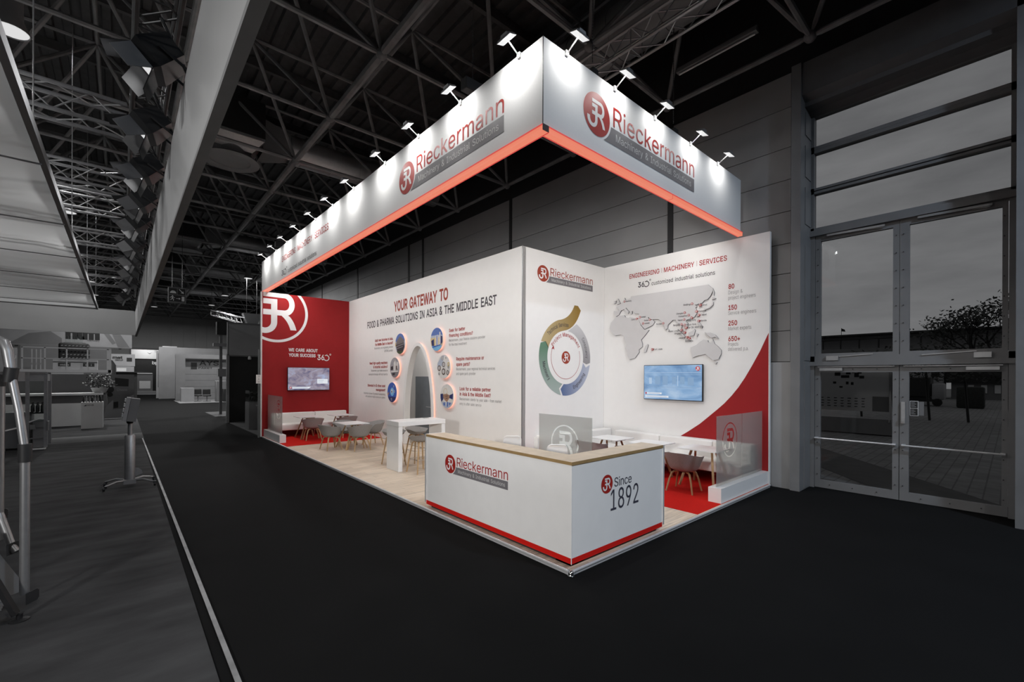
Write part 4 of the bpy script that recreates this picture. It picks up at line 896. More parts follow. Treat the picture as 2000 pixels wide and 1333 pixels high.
bt = thing('bar_table', 'tall white bar table with panel legs before the arch', 'bar table', (1.39, 5.59, .05))
mb = MB(); mb.rbox(.83, 1.95, 5.315, 5.865, .975, 1.07, .004, 1); obj('table_top', mb, table_white, bt)
for a in (.834, 1.858): mb = MB(); mb.box(a, a + .088, 5.325, 5.855, .053, .972); obj('leg_panel', mb, table_white, bt)
mb = MB(); mb.box(1.66, 1.78, 5.72, 5.80, 1.070, 1.073); obj('socket_flap', mb, booth_mid, bt)

# ================================================================ CHAIRS
def smooth01(a, b, x): t = max(0, min(1, (x - a) / (b - a))); return t * t * (3 - 2 * t)
def shell_mesh(rx, ry, zseat, back_h, arm_h, front_h, th, flare=.05):
    # bucket shell facing +y: grid of angle x profile, solid by an inner and outer skin
    mb = MB(); NA = 44; prof = [0.0, .3, .6, .82, .95, 1.05, 1.2, 1.4, 1.6, 1.8, 2.0]
    skins = []
    for off in (0, 1):
        rows = []
        for t in prof:
            row = []
            for k in range(NA):
                a = 2 * PI * k / NA; c = math.cos(a)          # a = 0 is the front (+y)
                d = abs((a + PI) % (2 * PI) - PI) / PI         # 0 front .. 1 back
                hh = front_h + (arm_h - front_h) * smooth01(.20, .42, d) + (back_h - arm_h) * smooth01(.50, .95, d)
                s_ = min(t, 1.0); w = max(0.0, t - 1.0)
                r = .04 * 0 + s_ - .06 * smooth01(.8, 1.05, t) * 0
                fl = 1 + flare * 4 * w * (hh / max(back_h, .01)) * .45
                ex, ey = rx * r * fl, ry * r * fl
                z = zseat + .035 * (s_ ** 4) - .012 * (1 - s_ ** 2) + hh * (w ** 1.0)
                if off: z -= th * (1 - smooth01(.9, 1.5, t)); ex += th * smooth01(.7, 1.2, t); ey += th * smooth01(.7, 1.2, t)
                row.append((ex * math.sin(a), ey * math.cos(a) - .0 * w, z))
            rows.append(row)
        skins.append(rows)
    vs = [p for rows in skins for row in rows for p in row]; n = len(prof); fs = []
    for o in (0, 1):
        b = o * n * NA
        for i in range(n - 1):
            for k in range(NA): q = (b + i * NA + k, b + i * NA + (k + 1) % NA, b + (i + 1) * NA + (k + 1) % NA, b + (i + 1) * NA + k); fs.append(q if o == 0 else q[::-1])
    for k in range(NA): fs.append(((n - 1) * NA + k, (n - 1) * NA + (k + 1) % NA, n * NA + (n - 1) * NA + (k + 1) % NA, n * NA + (n - 1) * NA + k))
    mb.add(vs, fs, True); return mb
def build_chair():
    t = thing('armchair', 'grey felt armchair', 'chair')
    obj('seat_shell', shell_mesh(.215, .205, .375, .275, .215, .02, .022, .30), felt, t, local=True)
    for sx in (-1, 1):
        for sy in (-1, 1):
            mb = MB(); mb.tube([(sx * .225, sy * .205, 0), (sx * .185, sy * .165, .20), (sx * .150, sy * .135, .315), (sx * .125, sy * .112, .335), (0, 0, .338)], [.014, .017, .018, .017, .016], 8); obj('leg', mb, oak, t, local=True)
    mb = MB(); mb.lathe([(.11, .335), (.12, .345), (.12, .362), (.09, .368)], (0, 0, 0), 16); obj('seat_support', mb, dark_metal, t, local=True)
    return t
proto = build_chair(); first = True
def chair(x, y, face, z, label, group):
    # face: direction the sitter looks, degrees from +x
    global first
    rz = math.radians(face - 90)
    if first: first = False; proto.location = (x, y, z); proto.rotation_euler = (0, 0, rz); proto['label'] = label; proto['group'] = group; return proto
    return dup(proto, (x, y, z), rz, label, group)
GA = 'grey armchairs by the red wall'; GB = 'grey armchairs under the map'
chair(.79, 9.05, 5, .05, 'grey felt armchair at the aisle side of the table on oak floor', GA)
chair(1.33, 8.50, 92, .05, 'grey felt armchair with its back turned, nearest of four on oak floor', GA)
chair(1.97, 9.10, 185, .05, 'grey felt armchair nearest the long white wall, seen from its side', GA)
chair(1.36, 9.58, -95, .05, 'grey felt armchair behind the oak-floor table, open seat facing camera', GA)
chair(.99, 11.22, 85, .055, 'grey felt armchair standing on red carpet before the left bench table', GA)
chair(2.03, 11.20, 95, .055, 'grey felt armchair before the right bench table, mostly hidden by chairs', GA)
chair(3.87, .81, 5, .055, 'grey felt armchair standing alone on red carpet beside the counter end', GB)
chair(3.80, 1.78, 3, .055, 'grey felt armchair whose rim shows just above the oak counter top', GB)
chair(3.80, 2.72, 0, .055, 'grey felt armchair beside the frosted pane behind the counter', GB)

def build_stool():
    t = thing('bar_stool', 'grey felt bar stool', 'bar stool')
    obj('seat_shell', shell_mesh(.19, .18, .655, .095, .06, .012, .02, .25), felt, t, local=True)
    for sx in (-1, 1):
        for sy in (-1, 1):
            mb = MB(); mb.tube([(sx * .20, sy * .20, 0), (sx * .155, sy * .155, .35), (sx * .118, sy * .118, .60), (sx * .09, sy * .09, .622), (0, 0, .625)], [.014, .016, .017, .016, .015], 8); obj('leg', mb, oak, t, local=True)
    mb = MB(); mb.tube([(s1 * .165, s2 * .165, .27) for s1, s2 in ((-1, -1), (1, -1), (1, 1), (-1, 1))], .006, 6, closed=True); obj('footrest', mb, chrome, t, local=True)
    mb = MB(); mb.lathe([(.09, .622), (.10, .63), (.10, .645), (.07, .65)], (0, 0, 0), 14); obj('seat_support', mb, dark_metal, t, local=True)
    return t
st = build_stool(); st.location = (1.20, 5.08, .05); st.rotation_euler = (0, 0, .06); st['label'] = 'grey bar stool at the counter side of the tall white table'; st['group'] = 'bar stools at the tall table'
dup(st, (1.70, 6.12, .05), PI + .1, 'grey bar stool seen through the tall white table, seat top showing', 'bar stools at the tall table')
dup(st, (1.12, 6.10, .05), PI - .1, 'grey bar stool half hidden behind the near leg of the tall table', 'bar stools at the tall table')

def white_stool(label, x, y, rz):
    t = thing('counter_chair', label, 'chair', (x, y, .05), rz, 'white chairs behind the counter')
    # moulded backrest: rounded outline, thick soft rim, curved around the sitter
    mb = MB(); out = [(-.155, .60), (.155, .60)] + ell(.155 - .075, .955 - .075, .075, .075, 0, 90, 6) + ell(-.155 + .075, .955 - .075, .075, .075, 90, 180, 6); n_ = len(out); cz_ = .78
    vs = []
    for yy, k in ((-.030, .90), (-.044, .965), (-.030, 1.0), (-.010, 1.0), (.004, .965), (-.008, .90)):
        for u, v in out: x_, z_ = u * k, cz_ + (v - cz_) * (k if v > .7 else 1); vs.append((x_, yy + .05 * (x_ / .155) ** 2, z_))
    fs = [(i * n_ + k, i * n_ + (k + 1) % n_, (i + 1) * n_ + (k + 1) % n_, (i + 1) * n_ + k) for i in range(5) for k in range(n_)] + [list(range(n_))[::-1], [5 * n_ + k for k in range(n_)]]
    mb.add(vs, fs, True); obj('backrest', mb, stool_white, t, local=True)
    mb = MB(); mb.rbox(-.18, .18, -.02, .34, .59, .635, .02, 2); obj('seat', mb, stool_white, t, local=True)
    mb = MB(); mb.tube([(0, .16, .02), (0, .16, .60)], .025, 10); obj('column', mb, chrome, t, local=True)
    mb = MB(); mb.lathe([(.20, 0), (.20, .008), (.05, .022), (.03, .03)], (0, .16, 0), 24); obj('base', mb, chrome, t, local=True)
white_stool('white-shelled chair behind the counter, in front of the frosted emblem', 1.455, 1.53, -.75)
white_stool('white-shelled chair behind the counter, against the long white wall', 1.57, 2.67, -.75)

# ================================================================ HANGING BANNER
fx, fy, fz0, fz1, fye, fxe = .097, .521, 4.787, 5.779, 13.60, 5.47
ban = thing('hanging_banner', 'large L-shaped white hanging banner edged below with red light', 'banner', (2.8, 6.5, 4.7))
mb = MB(); mb.box(fx, fx + .05, fy + .004, fye, fz0, fz1); obj('banner_panel', mb, banner_white, ban)
mb = MB(); mb.box(fx + .004, fxe, fy, fy + .05, fz0, fz1); obj('banner_panel', mb, banner_white, ban)
mb = MB(); mb.box(fx - .003, fx + .005, fy - .003, fy + .005, fz0 - .002, fz1 + .004); obj('corner_profile', mb, dark_metal, ban)
for nm, b1, b2 in (('long', (fx - .030, fx + .065, fy - .030, fye + .02), None), ('short', (fx + .065, fxe + .03, fy - .030, fy + .065), None)):
    a, b, c, d = b1
    mb = MB(); mb.m = 0; mb.box(a + .004, b - .004, c + .004, d - .004, fz0 - .072, fz0 - .004); mb.m = 1
    if nm == 'long':
        mb.box(a, a + .010, c, d, fz0 - .012, fz0 + .002); mb.box(b - .012, b, c, d, fz0 - .076, fz0 - .066); mb.box(a, a + .012, c, d, fz0 - .0765, fz0 - .070) if False else None
    else:
        mb.box(a, b, c, c + .010, fz0 - .012, fz0 + .002); mb.box(a, b, d - .012, d, fz0 - .076, fz0 - .066)
        mb.box(2.868, 2.876, c + .002, d, fz0 - .0745, fz0 - .004)
    obj('light_strip', mb, [led_core, led_edge], ban)
mb = MB(); mb.box(fx - .031, fx + .066, fy - .0315, fy - .027, fz0 - .070, fz0 + .002); obj('corner_cap', mb, mat('corner_cap_dark', (.03, .008, .010), .5), ban)
brand_logo(ban, FX(fx), -3.894, 4.992, 2.711, .003); brand_logo(ban, FY(fy), .789, 5.021, 2.811, .003)
fr = FX(fx); mb = MB()
for t_, a, b in (('ENGINEERING', 11.14, 9.80), ('MACHINERY', 9.615, 8.40), ('SERVICES', 8.23, 7.28)): text(mb, t_, fr, -a, 5.312, .15, a - b, bold=.012, n=.003)
for a in (9.70, 8.32): mb.flat([(-a - .006, 5.305), (-a + .006, 5.305), (-a + .006, 5.47), (-a - .006, 5.47)], fr, .003)
obj('headline', mb, brand_red, ban)
mb = MB(); mark360(mb, fr, -11.16, 4.912, .145, .55, .003); text(mb, 'customized industrial solutions', fr, -10.55, 4.90, .11, 2.45, bold=.004, n=.003); obj('lettering', mb, ink, ban)
# supporting truss behind the cloth
mb = MB()
for (p, q) in (((.30, .75, 5.35), (.30, 13.4, 5.35)), ((.30, .75, 5.62), (.30, 13.4, 5.62)), ((.55, .75, 5.48), (.55, 13.4, 5.48)), ((.30, .75, 5.35), (5.3, .75, 5.35)), ((.30, .75, 5.62), (5.3, .75, 5.62)), ((.30, 1.0, 5.48), (5.3, 1.0, 5.48))): mb.tube([p, q], .024, 8)
y = .8
while y < 13.3: mb.tube([(.30, y, 5.35), (.30, y + .3, 5.62)], .01, 5); mb.tube([(.30, y + .3, 5.62), (.55, y + .45, 5.48)], .01, 5); mb.tube([(.55, y + .45, 5.48), (.30, y + .6, 5.35)], .01, 5); y += .6
x = .5
while x < 5.1: mb.tube([(x, .75, 5.35), (x + .3, .75, 5.62)], .01, 5); mb.tube([(x + .3, .75, 5.62), (x + .45, 1.0, 5.48)], .01, 5); x += .6
obj('support_truss', mb, alu_dull, ban)
mb = MB()
for p in ((.30, 1.35), (.30, 4.2), (.30, 7.0), (.30, 9.8), (.30, 12.6), (1.3, .75), (3.1, .75), (4.9, .75)): mb.tube([(p[0], p[1], 5.6), (p[0], p[1], 5.86)], .02, 6); mb.tube([(p[0] - .05, p[1], 5.84), (p[0], p[1], 5.90), (p[0] + .05, p[1], 5.84)], .012, 6)
obj('truss_clamps', mb, alu_dull, ban)
# arm floodlights washing the banner
def arm_light(label, base, d, power, wash=True, group='arm floodlights on the banner'):
    # base on the top edge; d = outward unit vector
    t = thing('arm_floodlight', label, 'floodlight', base, 0, group)
    B = Vector(base); d = Vector(d); up = Vector((0, 0, 1)); s = d.cross(up)
    h = B + d * .205 + up * .070
    mb = MB(); mb.bar(B - up * .02 + d * .02, h + up * .02, .014, .010); mb.box(B.x - .025, B.x + .025, B.y - .025, B.y + .025, B.z - .05, B.z + .012); obj('arm', mb, alu, t)
    n = (-d * .30 - up * .95).normalized(); a = n.cross(s).normalized(); b = s
    mb = MB(); P = lambda i, j, k: h + b * i + a * j - n * k
    vs = [P(i * (.115 if k == 0 else .10), j * (.052 if k == 0 else .04), k) for k in (0, .028) for i, j in ((-1, -1), (1, -1), (1, 1), (-1, 1))]
    mb.add(vs, [(4, 5, 6, 7), (0, 1, 5, 4), (1, 2, 6, 5), (2, 3, 7, 6), (3, 0, 4, 7)])
    fins = [P(i * .1, j, .028) for i, j in ((-.6, -.035), (.6, -.035), (.6, .035), (-.6, .035))] + [P(i * .1, j, .06) for i, j in ((-.5, -.03), (.5, -.03), (.5, .03), (-.5, .03))]
    mb.add(fins, [(4, 5, 6, 7), (0, 1, 5, 4), (1, 2, 6, 5), (2, 3, 7, 6), (3, 0, 4, 7)])
    obj('lamp_head', mb, alu_dull, t)
    mb = MB(); mb.quad(P(-.11, -.048, -.001), P(.11, -.048, -.001), P(.11, .048, -.001), P(-.11, .048, -.001)); obj('lens', mb, lens_m, t)
    if wash: lamp(t, h + n * .006, B - up * .30 - d * .0, power, .20, .09, (1, .985, .96), spread=math.radians(150))
    return t
NTH = ['nearest', 'second', 'third', 'fourth', 'fifth', 'sixth', 'seventh', 'eighth', 'ninth', 'tenth', 'farthest']
for i, y in enumerate((.905, 2.10, 3.24, 4.404, 5.823, 6.99, 8.146, 9.347, 10.563, 11.70, 12.90)):
    arm_light('small floodlight on an arm above the long banner side, %s from the front corner' % NTH[i], (fx, y, fz1), (-1, 0, 0), P_WASH)
for i, x in enumerate((.476, 1.416, 2.388, 3.454, 4.451)):
    arm_light('small floodlight on an arm above the short banner side, %s from the front corner' % (NTH[i] if i < 4 else 'farthest'), (x, fy, fz1), (0, -1, 0), P_WASH * .5)
# added floodlights, unseen behind the banner, that light the stand
def inner_light(base, d, target, i, power):
    t = thing('added_inward_flood', 'floodlight clamped inside the banner truss, shining into the stand', 'floodlight', base, 0, 'floodlights inside the banner')
    B = Vector(base); n = (Vector(target) - B).normalized(); s = n.cross(Vector((0, 0, 1))).normalized(); b = n.cross(s)
    mb = MB(); P = lambda i_, j, k: B + b * i_ + s * j + n * k
    vs = [P(i_ * (.07 if k else .05), j * (.13 if k else .10), k * .06) for k in (0, 1) for i_, j in ((-1, -1), (1, -1), (1, 1), (-1, 1))]
    mb.add(vs, [(3, 2, 1, 0), (0, 1, 5, 4), (1, 2, 6, 5), (2, 3, 7, 6), (3, 0, 4, 7)]); obj('lamp_head', mb, dark_metal, t)
    mb = MB(); mb.bar(B - n * .02, B + Vector((0, 0, .10)), .015); obj('bracket', mb, dark_metal, t)
    lamp(t, B + n * .062, target, power, .24, .12, (1, .985, .965), spread=math.radians(150))
for i, y in enumerate((1.6, 3.6, 5.6, 7.6, 9.6, 11.6)): inner_light((.42, y, 5.22), (1, 0, 0), (2.7, y + .2, 1.9), i, P_INNER)
for i, x in enumerate((1.4, 2.9, 4.4)): inner_light((x, .85, 5.22), (0, 1, 0), (x + .25, 3.7, 1.9), i, P_INNER)
inner_light((.42, 12.4, 5.22), (0, 1, 0), (1.9, 12.97, 2.2), 9, P_INNER * .6)
# hoist chains and motor
for x, y, lab in ((.30, 2.11, 'chain hoist hanging above the long banner side, near its logo'), (1.25, .75, 'chain hoist hanging above the short banner side, left end'), (3.35, .75, 'chain hoist hanging above the short banner side, right half'), (.30, 12.1, 'chain hoist hanging above the far end of the long banner')):
    t = thing('chain_hoist', lab, 'chain hoist', (x, y, 5.62), 0, 'chain hoists over the banner')
    mb = MB(); z = 6.15
    while z < 7.7: mb.tube([(x, y, z), (x, y, z + .03)], .007, 5); z += .04
    obj('chain', mb, dark_metal, t)
    mb = MB(); mb.rbox(x - .16, x + .22, y - .07, y + .07, 5.98, 6.14, .01, 1) if x < 1 else mb.rbox(x - .06, x + .06, y - .06, y + .06, 5.9, 6.05, .01, 1); obj('motor', mb, dark_metal, t)
    mb = MB(); mb.tube([(x, y, 5.99), (x + .02, y, 5.9), (x, y, 5.82), (x - .03, y, 5.72), (x, y, 5.63)], .012, 6); obj('hook', mb, alu_dull, t)

# ================================================================ HALL LAMPS, DUCTS, SIGNS
def bay(label, x, y, z=7.4, r=.22, power=None, col=(1, 1, 1), h=.45):
    t = thing('bay_lamp', label, 'hall lamp', (x, y, z), 0, 'round bay lamps under the roof')
    mb = MB(); mb.lathe([(r * .30, h + .12), (r * .62, h + .10), (r * .64, h * .45), (r, .02), (r, 0), (r * .96, 0), (r * .92, .02)], (x, y, z), 20); obj('housing', mb, booth_mid, t)
    mb = MB(); mb.tube([(x, y, z + h + .1), (x, y, 10.1)], .012, 6); obj('suspension', mb, dark_metal, t)
    mb = MB(); mb.lathe([(1e-5, .012), (r * .93, .014)], (x, y, z), 20); obj('lens', mb, bay_lens, t)
    lamp(t, (x, y, z - .005), (x, y, 0), power or P_BAY, r * 1.7, col=col)
for lab, x, y, *pw in (('big glowing bay lamp at the top left corner of the photo', -4.71, 7.51, 60), ('bay lamp above the neighbouring fabric ceiling, nearest of the row', -4.74, 17.86, 90), ('bay lamp above the neighbouring fabric ceiling, second of the row', -4.75, 24.92), ('bay lamp above the neighbouring fabric ceiling, third of the row', -4.76, 32.4, 110), ('bay lamp above the neighbouring fabric ceiling, farthest of the row', -4.78, 38.1, 110),
    ('bay lamp left of the far banner end, nearest of three', 1.86, 25.18), ('bay lamp left of the far banner end, second of three', 1.825, 32.3), ('bay lamp left of the far banner end, farthest of three', 1.78, 37.82), ('bay lamp below the exit sign, close to the far wall', -1.48, 41.9, 520)):
    bay(lab, x, y, power=pw[0] if pw else None)
bay('cool white bay lamp over the aisle before the exit doors', 2.6, -7.0, 7.4, .3, P_COOL, (.68, .82, 1.0))  # added lamp, out of view, standing in for daylight from the doors
bay('white bay lamp over the aisle behind the viewpoint', -3.2, -7.5, 7.4, .3, P_COOL * .4, (1, .98, .95))  # added lamp, out of view, for more light on the counter
for x, y, lab in ((-8.0, 2.5, 'near'), (-8.0, 8.5, 'middle'), (-8.0, 14.0, 'far')): bay('white bay lamp above the left part of the neighbouring fabric ceiling, %s one' % lab, x, y, 7.6, .3, 190 if y < 5 else 80)  # added lamps, out of view, evening out the glow through the cloth
t = thing('added_floodlight', 'large floodlight hanging over the neighbouring stand, shining across the aisle', 'floodlight', (-8, -2.6, 2.9))  # added lamp, out of view, brightening the long side of the counter
B_ = Vector((-8, -2.6, 2.9)); n_ = (Vector((0, 1.7, .9)) - B_).normalized(); s_ = n_.cross(Vector((0, 0, 1))).normalized(); b_ = s_.cross(n_)
mb = MB(); vs = [B_ + s_ * i * w + b_ * j * w * .7 + n_ * k for k, w in ((-.2, .14), (0, .26)) for i, j in ((-1, -1), (1, -1), (1, 1), (-1, 1))]
mb.add(vs, [(3, 2, 1, 0), (0, 1, 5, 4), (1, 2, 6, 5), (2, 3, 7, 6), (3, 0, 4, 7)]); obj('housing', mb, black, t)
mb = MB(); vs = [B_ + s_ * i * .3 + b_ * (.20 + dz) + n_ * k for dz in (0, .01) for k, i in ((0, -1), (0, 1), (.55, 1.5), (.55, -1.5))]; mb.add(vs, [(3, 2, 1, 0), (4, 5, 6, 7), (0, 1, 5, 4), (1, 2, 6, 5), (2, 3, 7, 6), (3, 0, 4, 7)]); obj('visor', mb, black, t)  # added plate that keeps this flood off the banner above
mb = MB(); mb.tube([B_ - n_ * .1, (-8.1, -2.7, 3.3), (-8.1, -2.7, 10.1)], .015, 6); obj('suspension', mb, dark_metal, t)
lamp(t, B_ + n_ * .01, (0, 1.7, .9), P_FLOOD, .48, .34, (1, .985, .97), spread=math.radians(70))

def hvac(label, y, x=-1.13):
    t = thing('air_unit', label, 'air unit', (x, y, 8.0), 0, 'air units under the roof')
    mb = MB(); mb.rbox(x - .95, x + .72, y - .75, y + .75, 8.55, 9.55, .02, 1); obj('housing', mb, booth_dark, t)
    mb = MB(); mb.box(x - .94, x + .71, y - .74, y + .74, 8.50, 8.56); mb.lathe([(.52, .06), (.52, .5), (.60, .52)], (x, y, 8.0), 28); mb.add([(x - .9, y - .7, 8.5), (x + .7, y - .7, 8.5), (x + .45, y - .45, 8.2), (x - .45, y - .45, 8.2)], [(0, 1, 2, 3)]); mb.add([(x + .7, y - .7, 8.5), (x + .7, y + .7, 8.5), (x + .45, y + .45, 8.2), (x + .45, y - .45, 8.2)], [(0, 1, 2, 3)])
    obj('outlet_neck', mb, alu_dull, t)
    mb = MB(); mb.lathe([(.70, .03), (.72, 0), (.66, -.02), (.50, .00), (.46, .06), (.46, .14)], (x, y, 8.0), 32); obj('diffuser_ring', mb, booth_mid, t)
    mb = MB(); mb.lathe([(.07, 0), (.07, .1)], (x, y, 8.04), 10)
    for k in range(5):
        a = 2 * PI * k / 5; p = [(x + r_ * math.cos(a + o), y + r_ * math.sin(a + o), 8.08 + dz) for r_, o, dz in ((.06, -.3, 0), (.45, -.12, -.03), (.45, .5, .08), (.06, .3, .03))]; mb.add(p, [(0, 1, 2, 3)])
    obj('vanes', mb, booth_mid, t)
    mb = MB(); n = 16
    a = [(x + .72, y + .45 * sx, 8.35 + .95 * sz) for sx, sz in ((-1, 0), (1, 0), (1, 1), (-1, 1))]; c = (x + 1.55, y, 8.85)
    ring = [(c[0], c[1] + .42 * math.cos(2 * PI * k / n + PI * 1.25), c[2] + .42 * math.sin(2 * PI * k / n + PI * 1.25)) for k in range(n)]
    mb.add(a + ring, [[0] + [4 + k for k in range(0, 5)][::-1] + [1] if False else (0, 1, 8, 4), (1, 2, 12, 8), (2, 3, 16, 12), (3, 0, 4, 16)] + [(4 + k, 4 + (k + 1) % n, (0, 1, 2, 3)[(k // 4)]) for k in range(0)])
    mb.add(ring + [tuple((Vector(ring[0]) + Vector(ring[8])) / 2)], [(k, (k + 1) % n, n) for k in range(n)])
    obj('transition', mb, booth_mid, t)
    mb = MB(); mb.tube([(x + 1.5, y, 8.85), (x + 2.4, y, 8.85), (x + 3.6, y, 8.85), (x + 6.6, y, 8.85)], .42, 20)
    for k in range(6): mb.tube([(x + 1.8 + k * .9, y, 8.85), (x + 1.84 + k * .9, y, 8.85)], .432, 20)
    obj('duct', mb, alu_dull, t)
for lab, y in (('black air unit with round outlet, nearest, beside the grey banner edge', 11.57), ('air unit with round outlet, second along the roof', 23.58), ('air unit with round outlet, third along the roof', 31.7), ('air unit with round outlet, farthest, near the exit sign', 39.86)): hvac(lab, y)
t = thing('air_duct', 'wide dark round duct under the roof behind the lattice truss', 'duct', (3.9, 0, 8.7))
mb = MB(); mb.tube([(3.95, y, 8.75) for y in (-8, -6, -4, -2, 0, 2, 4, 6, 8)], .48, 24)
for y in range(-8, 8): mb.tube([(3.95, y + .2, 8.75), (3.95, y + .24, 8.75)], .492, 24)
obj('tube_wall', mb, booth_mid, t)
def truss(label, p, q, w, name='lattice_truss', m=None, step=.35, group='lattice trusses under the roof', rch=.024, rd=.009):
    # box truss from p to q, square section w
    t = thing(name, label, 'truss', p, 0, group); P, Q = Vector(p), Vector(q); d = (Q - P).normalized(); a = d.cross(Vector((0, 0, 1))).normalized(); u = Vector((0, 0, 1)); L = (Q - P).length
    cs = [a * i * w / 2 + u * j * w / 2 for i, j in ((-1, -1), (1, -1), (1, 1), (-1, 1))]
    mb = MB()
    for c in cs: mb.tube([P + c, Q + c], rch, 7)
    obj('main_tubes', mb, m or alu_dull, t)
    mb = MB(); n = max(2, int(L / step)); 
    for k in range(n):
        s0, s1 = L * k / n, L * (k + 1) / n
        for i in range(4):
            c0, c1 = cs[i], cs[(i + 1) % 4]
            if k % 2: c0, c1 = c1, c0
            mb.tube([P + d * s0 + c0, P + d * s1 + c1], rd, 5)
        if k % 4 == 0:
            for i in range(4): mb.tube([P + d * s0 + cs[i], P + d * s0 + cs[(i + 1) % 4]], rd, 5)
    obj('lattice', mb, m or alu_dull, t); return t
truss('aluminium lattice truss hanging above the short banner side', (2.38, -5.0, 7.02), (2.38, 3.0, 7.02), .30)
t = thing('tube_lamp', 'unlit fluorescent tube lamp hanging near the hall wall top', 'tube lamp', (4.75, .7, 7.9))
mb = MB(); mb.box(4.69, 4.81, -.02, 1.43, 7.94, 7.99); mb.box(4.72, 4.78, -.02, 1.43, 7.99, 8.04); obj('housing', mb, booth_mid, t)
mb = MB(); mb.tube([(4.75, .02, 7.915), (4.75, 1.39, 7.915)], .018, 10); obj('tube', mb, booth_white, t)
mb = MB(); mb.tube([(4.75, .1, 8.04), (4.75, .1, 10.1)], .004, 5); mb.tube([(4.75, 1.3, 8.04), (4.75, 1.3, 10.1)], .004, 5); obj('wires', mb, dark_metal, t)
# sprinkler / cable pipe near the tube lamp


t = thing('exit_sign', 'grey hanging exit sign with running figure, arrows and dome symbol', 'sign', (-1.52, 22, 5.29))
mb = MB(); mb.box(-1.845, -1.20, 22.0, 22.12, 5.29, 5.95); obj('box', mb, booth_mid, t)
fr = FY(22.0); mb = MB(); mb.m = 0
for a, b, c, d in ((-1.81, -1.53, 5.64, 5.92), (-1.51, -1.235, 5.64, 5.92), (-1.81, -1.235, 5.32, 5.61)): mb.flat([(a, c), (b, c), (b, d), (a, d)], fr, .004)
mb.m = 1; mb.flat([(-1.79, 5.69)] + [(-1.67 + .11 * math.cos(PI - PI * k / 14), 5.70 + .11 * math.sin(PI * k / 14)) for k in range(15)] + [(-1.55, 5.69)], fr, .007)
mb.flat([(-1.47, 5.88), (-1.445, 5.895), (-1.33, 5.78), (-1.305, 5.815), (-1.28, 5.70), (-1.39, 5.725), (-1.355, 5.755)], fr, .007)
mb.flat(circ(-1.69, 5.575, .022, 12), fr, .007); mb.flat([(-1.72, 5.55), (-1.66, 5.55), (-1.64, 5.50), (-1.60, 5.50), (-1.60, 5.485), (-1.65, 5.48), (-1.665, 5.51), (-1.675, 5.46), (-1.64, 5.42), (-1.65, 5.35), (-1.67, 5.35), (-1.665, 5.41), (-1.70, 5.44), (-1.71, 5.40), (-1.78, 5.38), (-1.78, 5.40), (-1.73, 5.42), (-1.71, 5.52), (-1.75, 5.50), (-1.77, 5.46), (-1.785, 5.47), (-1.76, 5.52)], fr, .007)
mb.flat([(-1.56, 5.455), (-1.46, 5.455), (-1.46, 5.42), (-1.40, 5.465), (-1.46, 5.51), (-1.46, 5.475), (-1.56, 5.475)], fr, .007)
mb.flat([(-1.36, 5.36), (-1.26, 5.36), (-1.26, 5.57), (-1.36, 5.57)], fr, .007); obj('pictograms', mb, [booth_dark, booth_white], t)
mb = MB(); mb.tube([(-1.7, 22.06, 5.95), (-1.7, 22.06, 10.1)], .01, 5); mb.tube([(-1.34, 22.06, 5.95), (-1.34, 22.06, 10.1)], .01, 5); obj('suspension', mb, dark_metal, t)

# ================================================================ NEIGHBOURING STAND ON THE LEFT
mb = MB(); mb.box(-16, -2.90, -9, 15.3, .0, .006); o = obj('grey_carpet', mb, grey_carpet_m); tag(o, 'worn grey carpet of the neighbouring stand on the left', 'carpet')
mb = MB(); mb.add([(-2.90, 15.3, .012), (-2.78, -9, .012), (-2.745, -9, .012), (-2.87, 15.3, .012)], [(0, 1, 2, 3)]); mb.add([(-2.87, 15.3, .012), (-2.745, -9, .012), (-2.745, -9, 0), (-2.87, 15.3, 0)], [(0, 1, 2, 3)]); mb.add([(-2.90, 15.3, .007), (-2.78, -9, .007), (-2.78, -9, .012), (-2.90, 15.3, .012)], [(0, 1, 2, 3)])
o = obj('carpet_tape', mb, mat('worn_edge_tape', (.24, .24, .24), .5, var=.35, scale=4)); tag(o, 'pale worn tape along the edge of the grey carpet', 'tape')
mb = MB(); mb.box(-16, -2.85, 15.3, 17.15, 0, .008); o = obj('floor_strip', mb, pale_strip_m); tag(o, 'pale strip of floor between the two grey carpets on the left', 'floor strip')
mb = MB(); mb.box(-16, -2.85, 17.2, 30, 0, .01); o = obj('grey_carpet', mb, grey_carpet_m); tag(o, 'grey carpet under the white demonstration counter, far left', 'carpet')
nb = thing('hanging_banner', 'plain grey-white banner ring of the neighbouring stand, upper left', 'banner', (-3, 8, 3.6))
mb = MB(); mb.m = 0; mb.box(-2.985, -2.975, -1.3, 20.6, 3.60, 4.56); obj('banner_panel', mb, nb_banner, nb)
mb = MB(); mb.box(-2.99, -2.925, -1.3, 20.62, 3.565, 3.60); mb.box(-2.97, -2.925, -1.3, 20.6, 3.60, 4.56); obj('banner_panel', mb, mat('banner_back', (.20, .20, .20), .7), nb)
mb = MB(); mb.box(-14, -2.985, 20.6, 20.66, 3.62, 4.60); obj('banner_panel', mb, nb_banner, nb)
fb = thing('fabric_ceiling', 'wide sagging white fabric ceiling panel of the neighbouring stand', 'fabric ceiling', (-8, 8, 4.2))
mb = MB(); nx, ny = 24, 60
FY0 = 0.4
def fz(x, y): return 4.20 + .035 * math.sin(y * 2.4 + .3 * math.sin(x)) * (1 if True else 0) + .02 * math.sin(x * 1.1 + y * .7)
vs = [(-14 + 9.98 * i / nx, FY0 + (17 - FY0) * j / ny, fz(-14 + 9.98 * i / nx, FY0 + (17 - FY0) * j / ny) if 0 < i < nx else 4.2) for j in range(ny + 1) for i in range(nx + 1)]
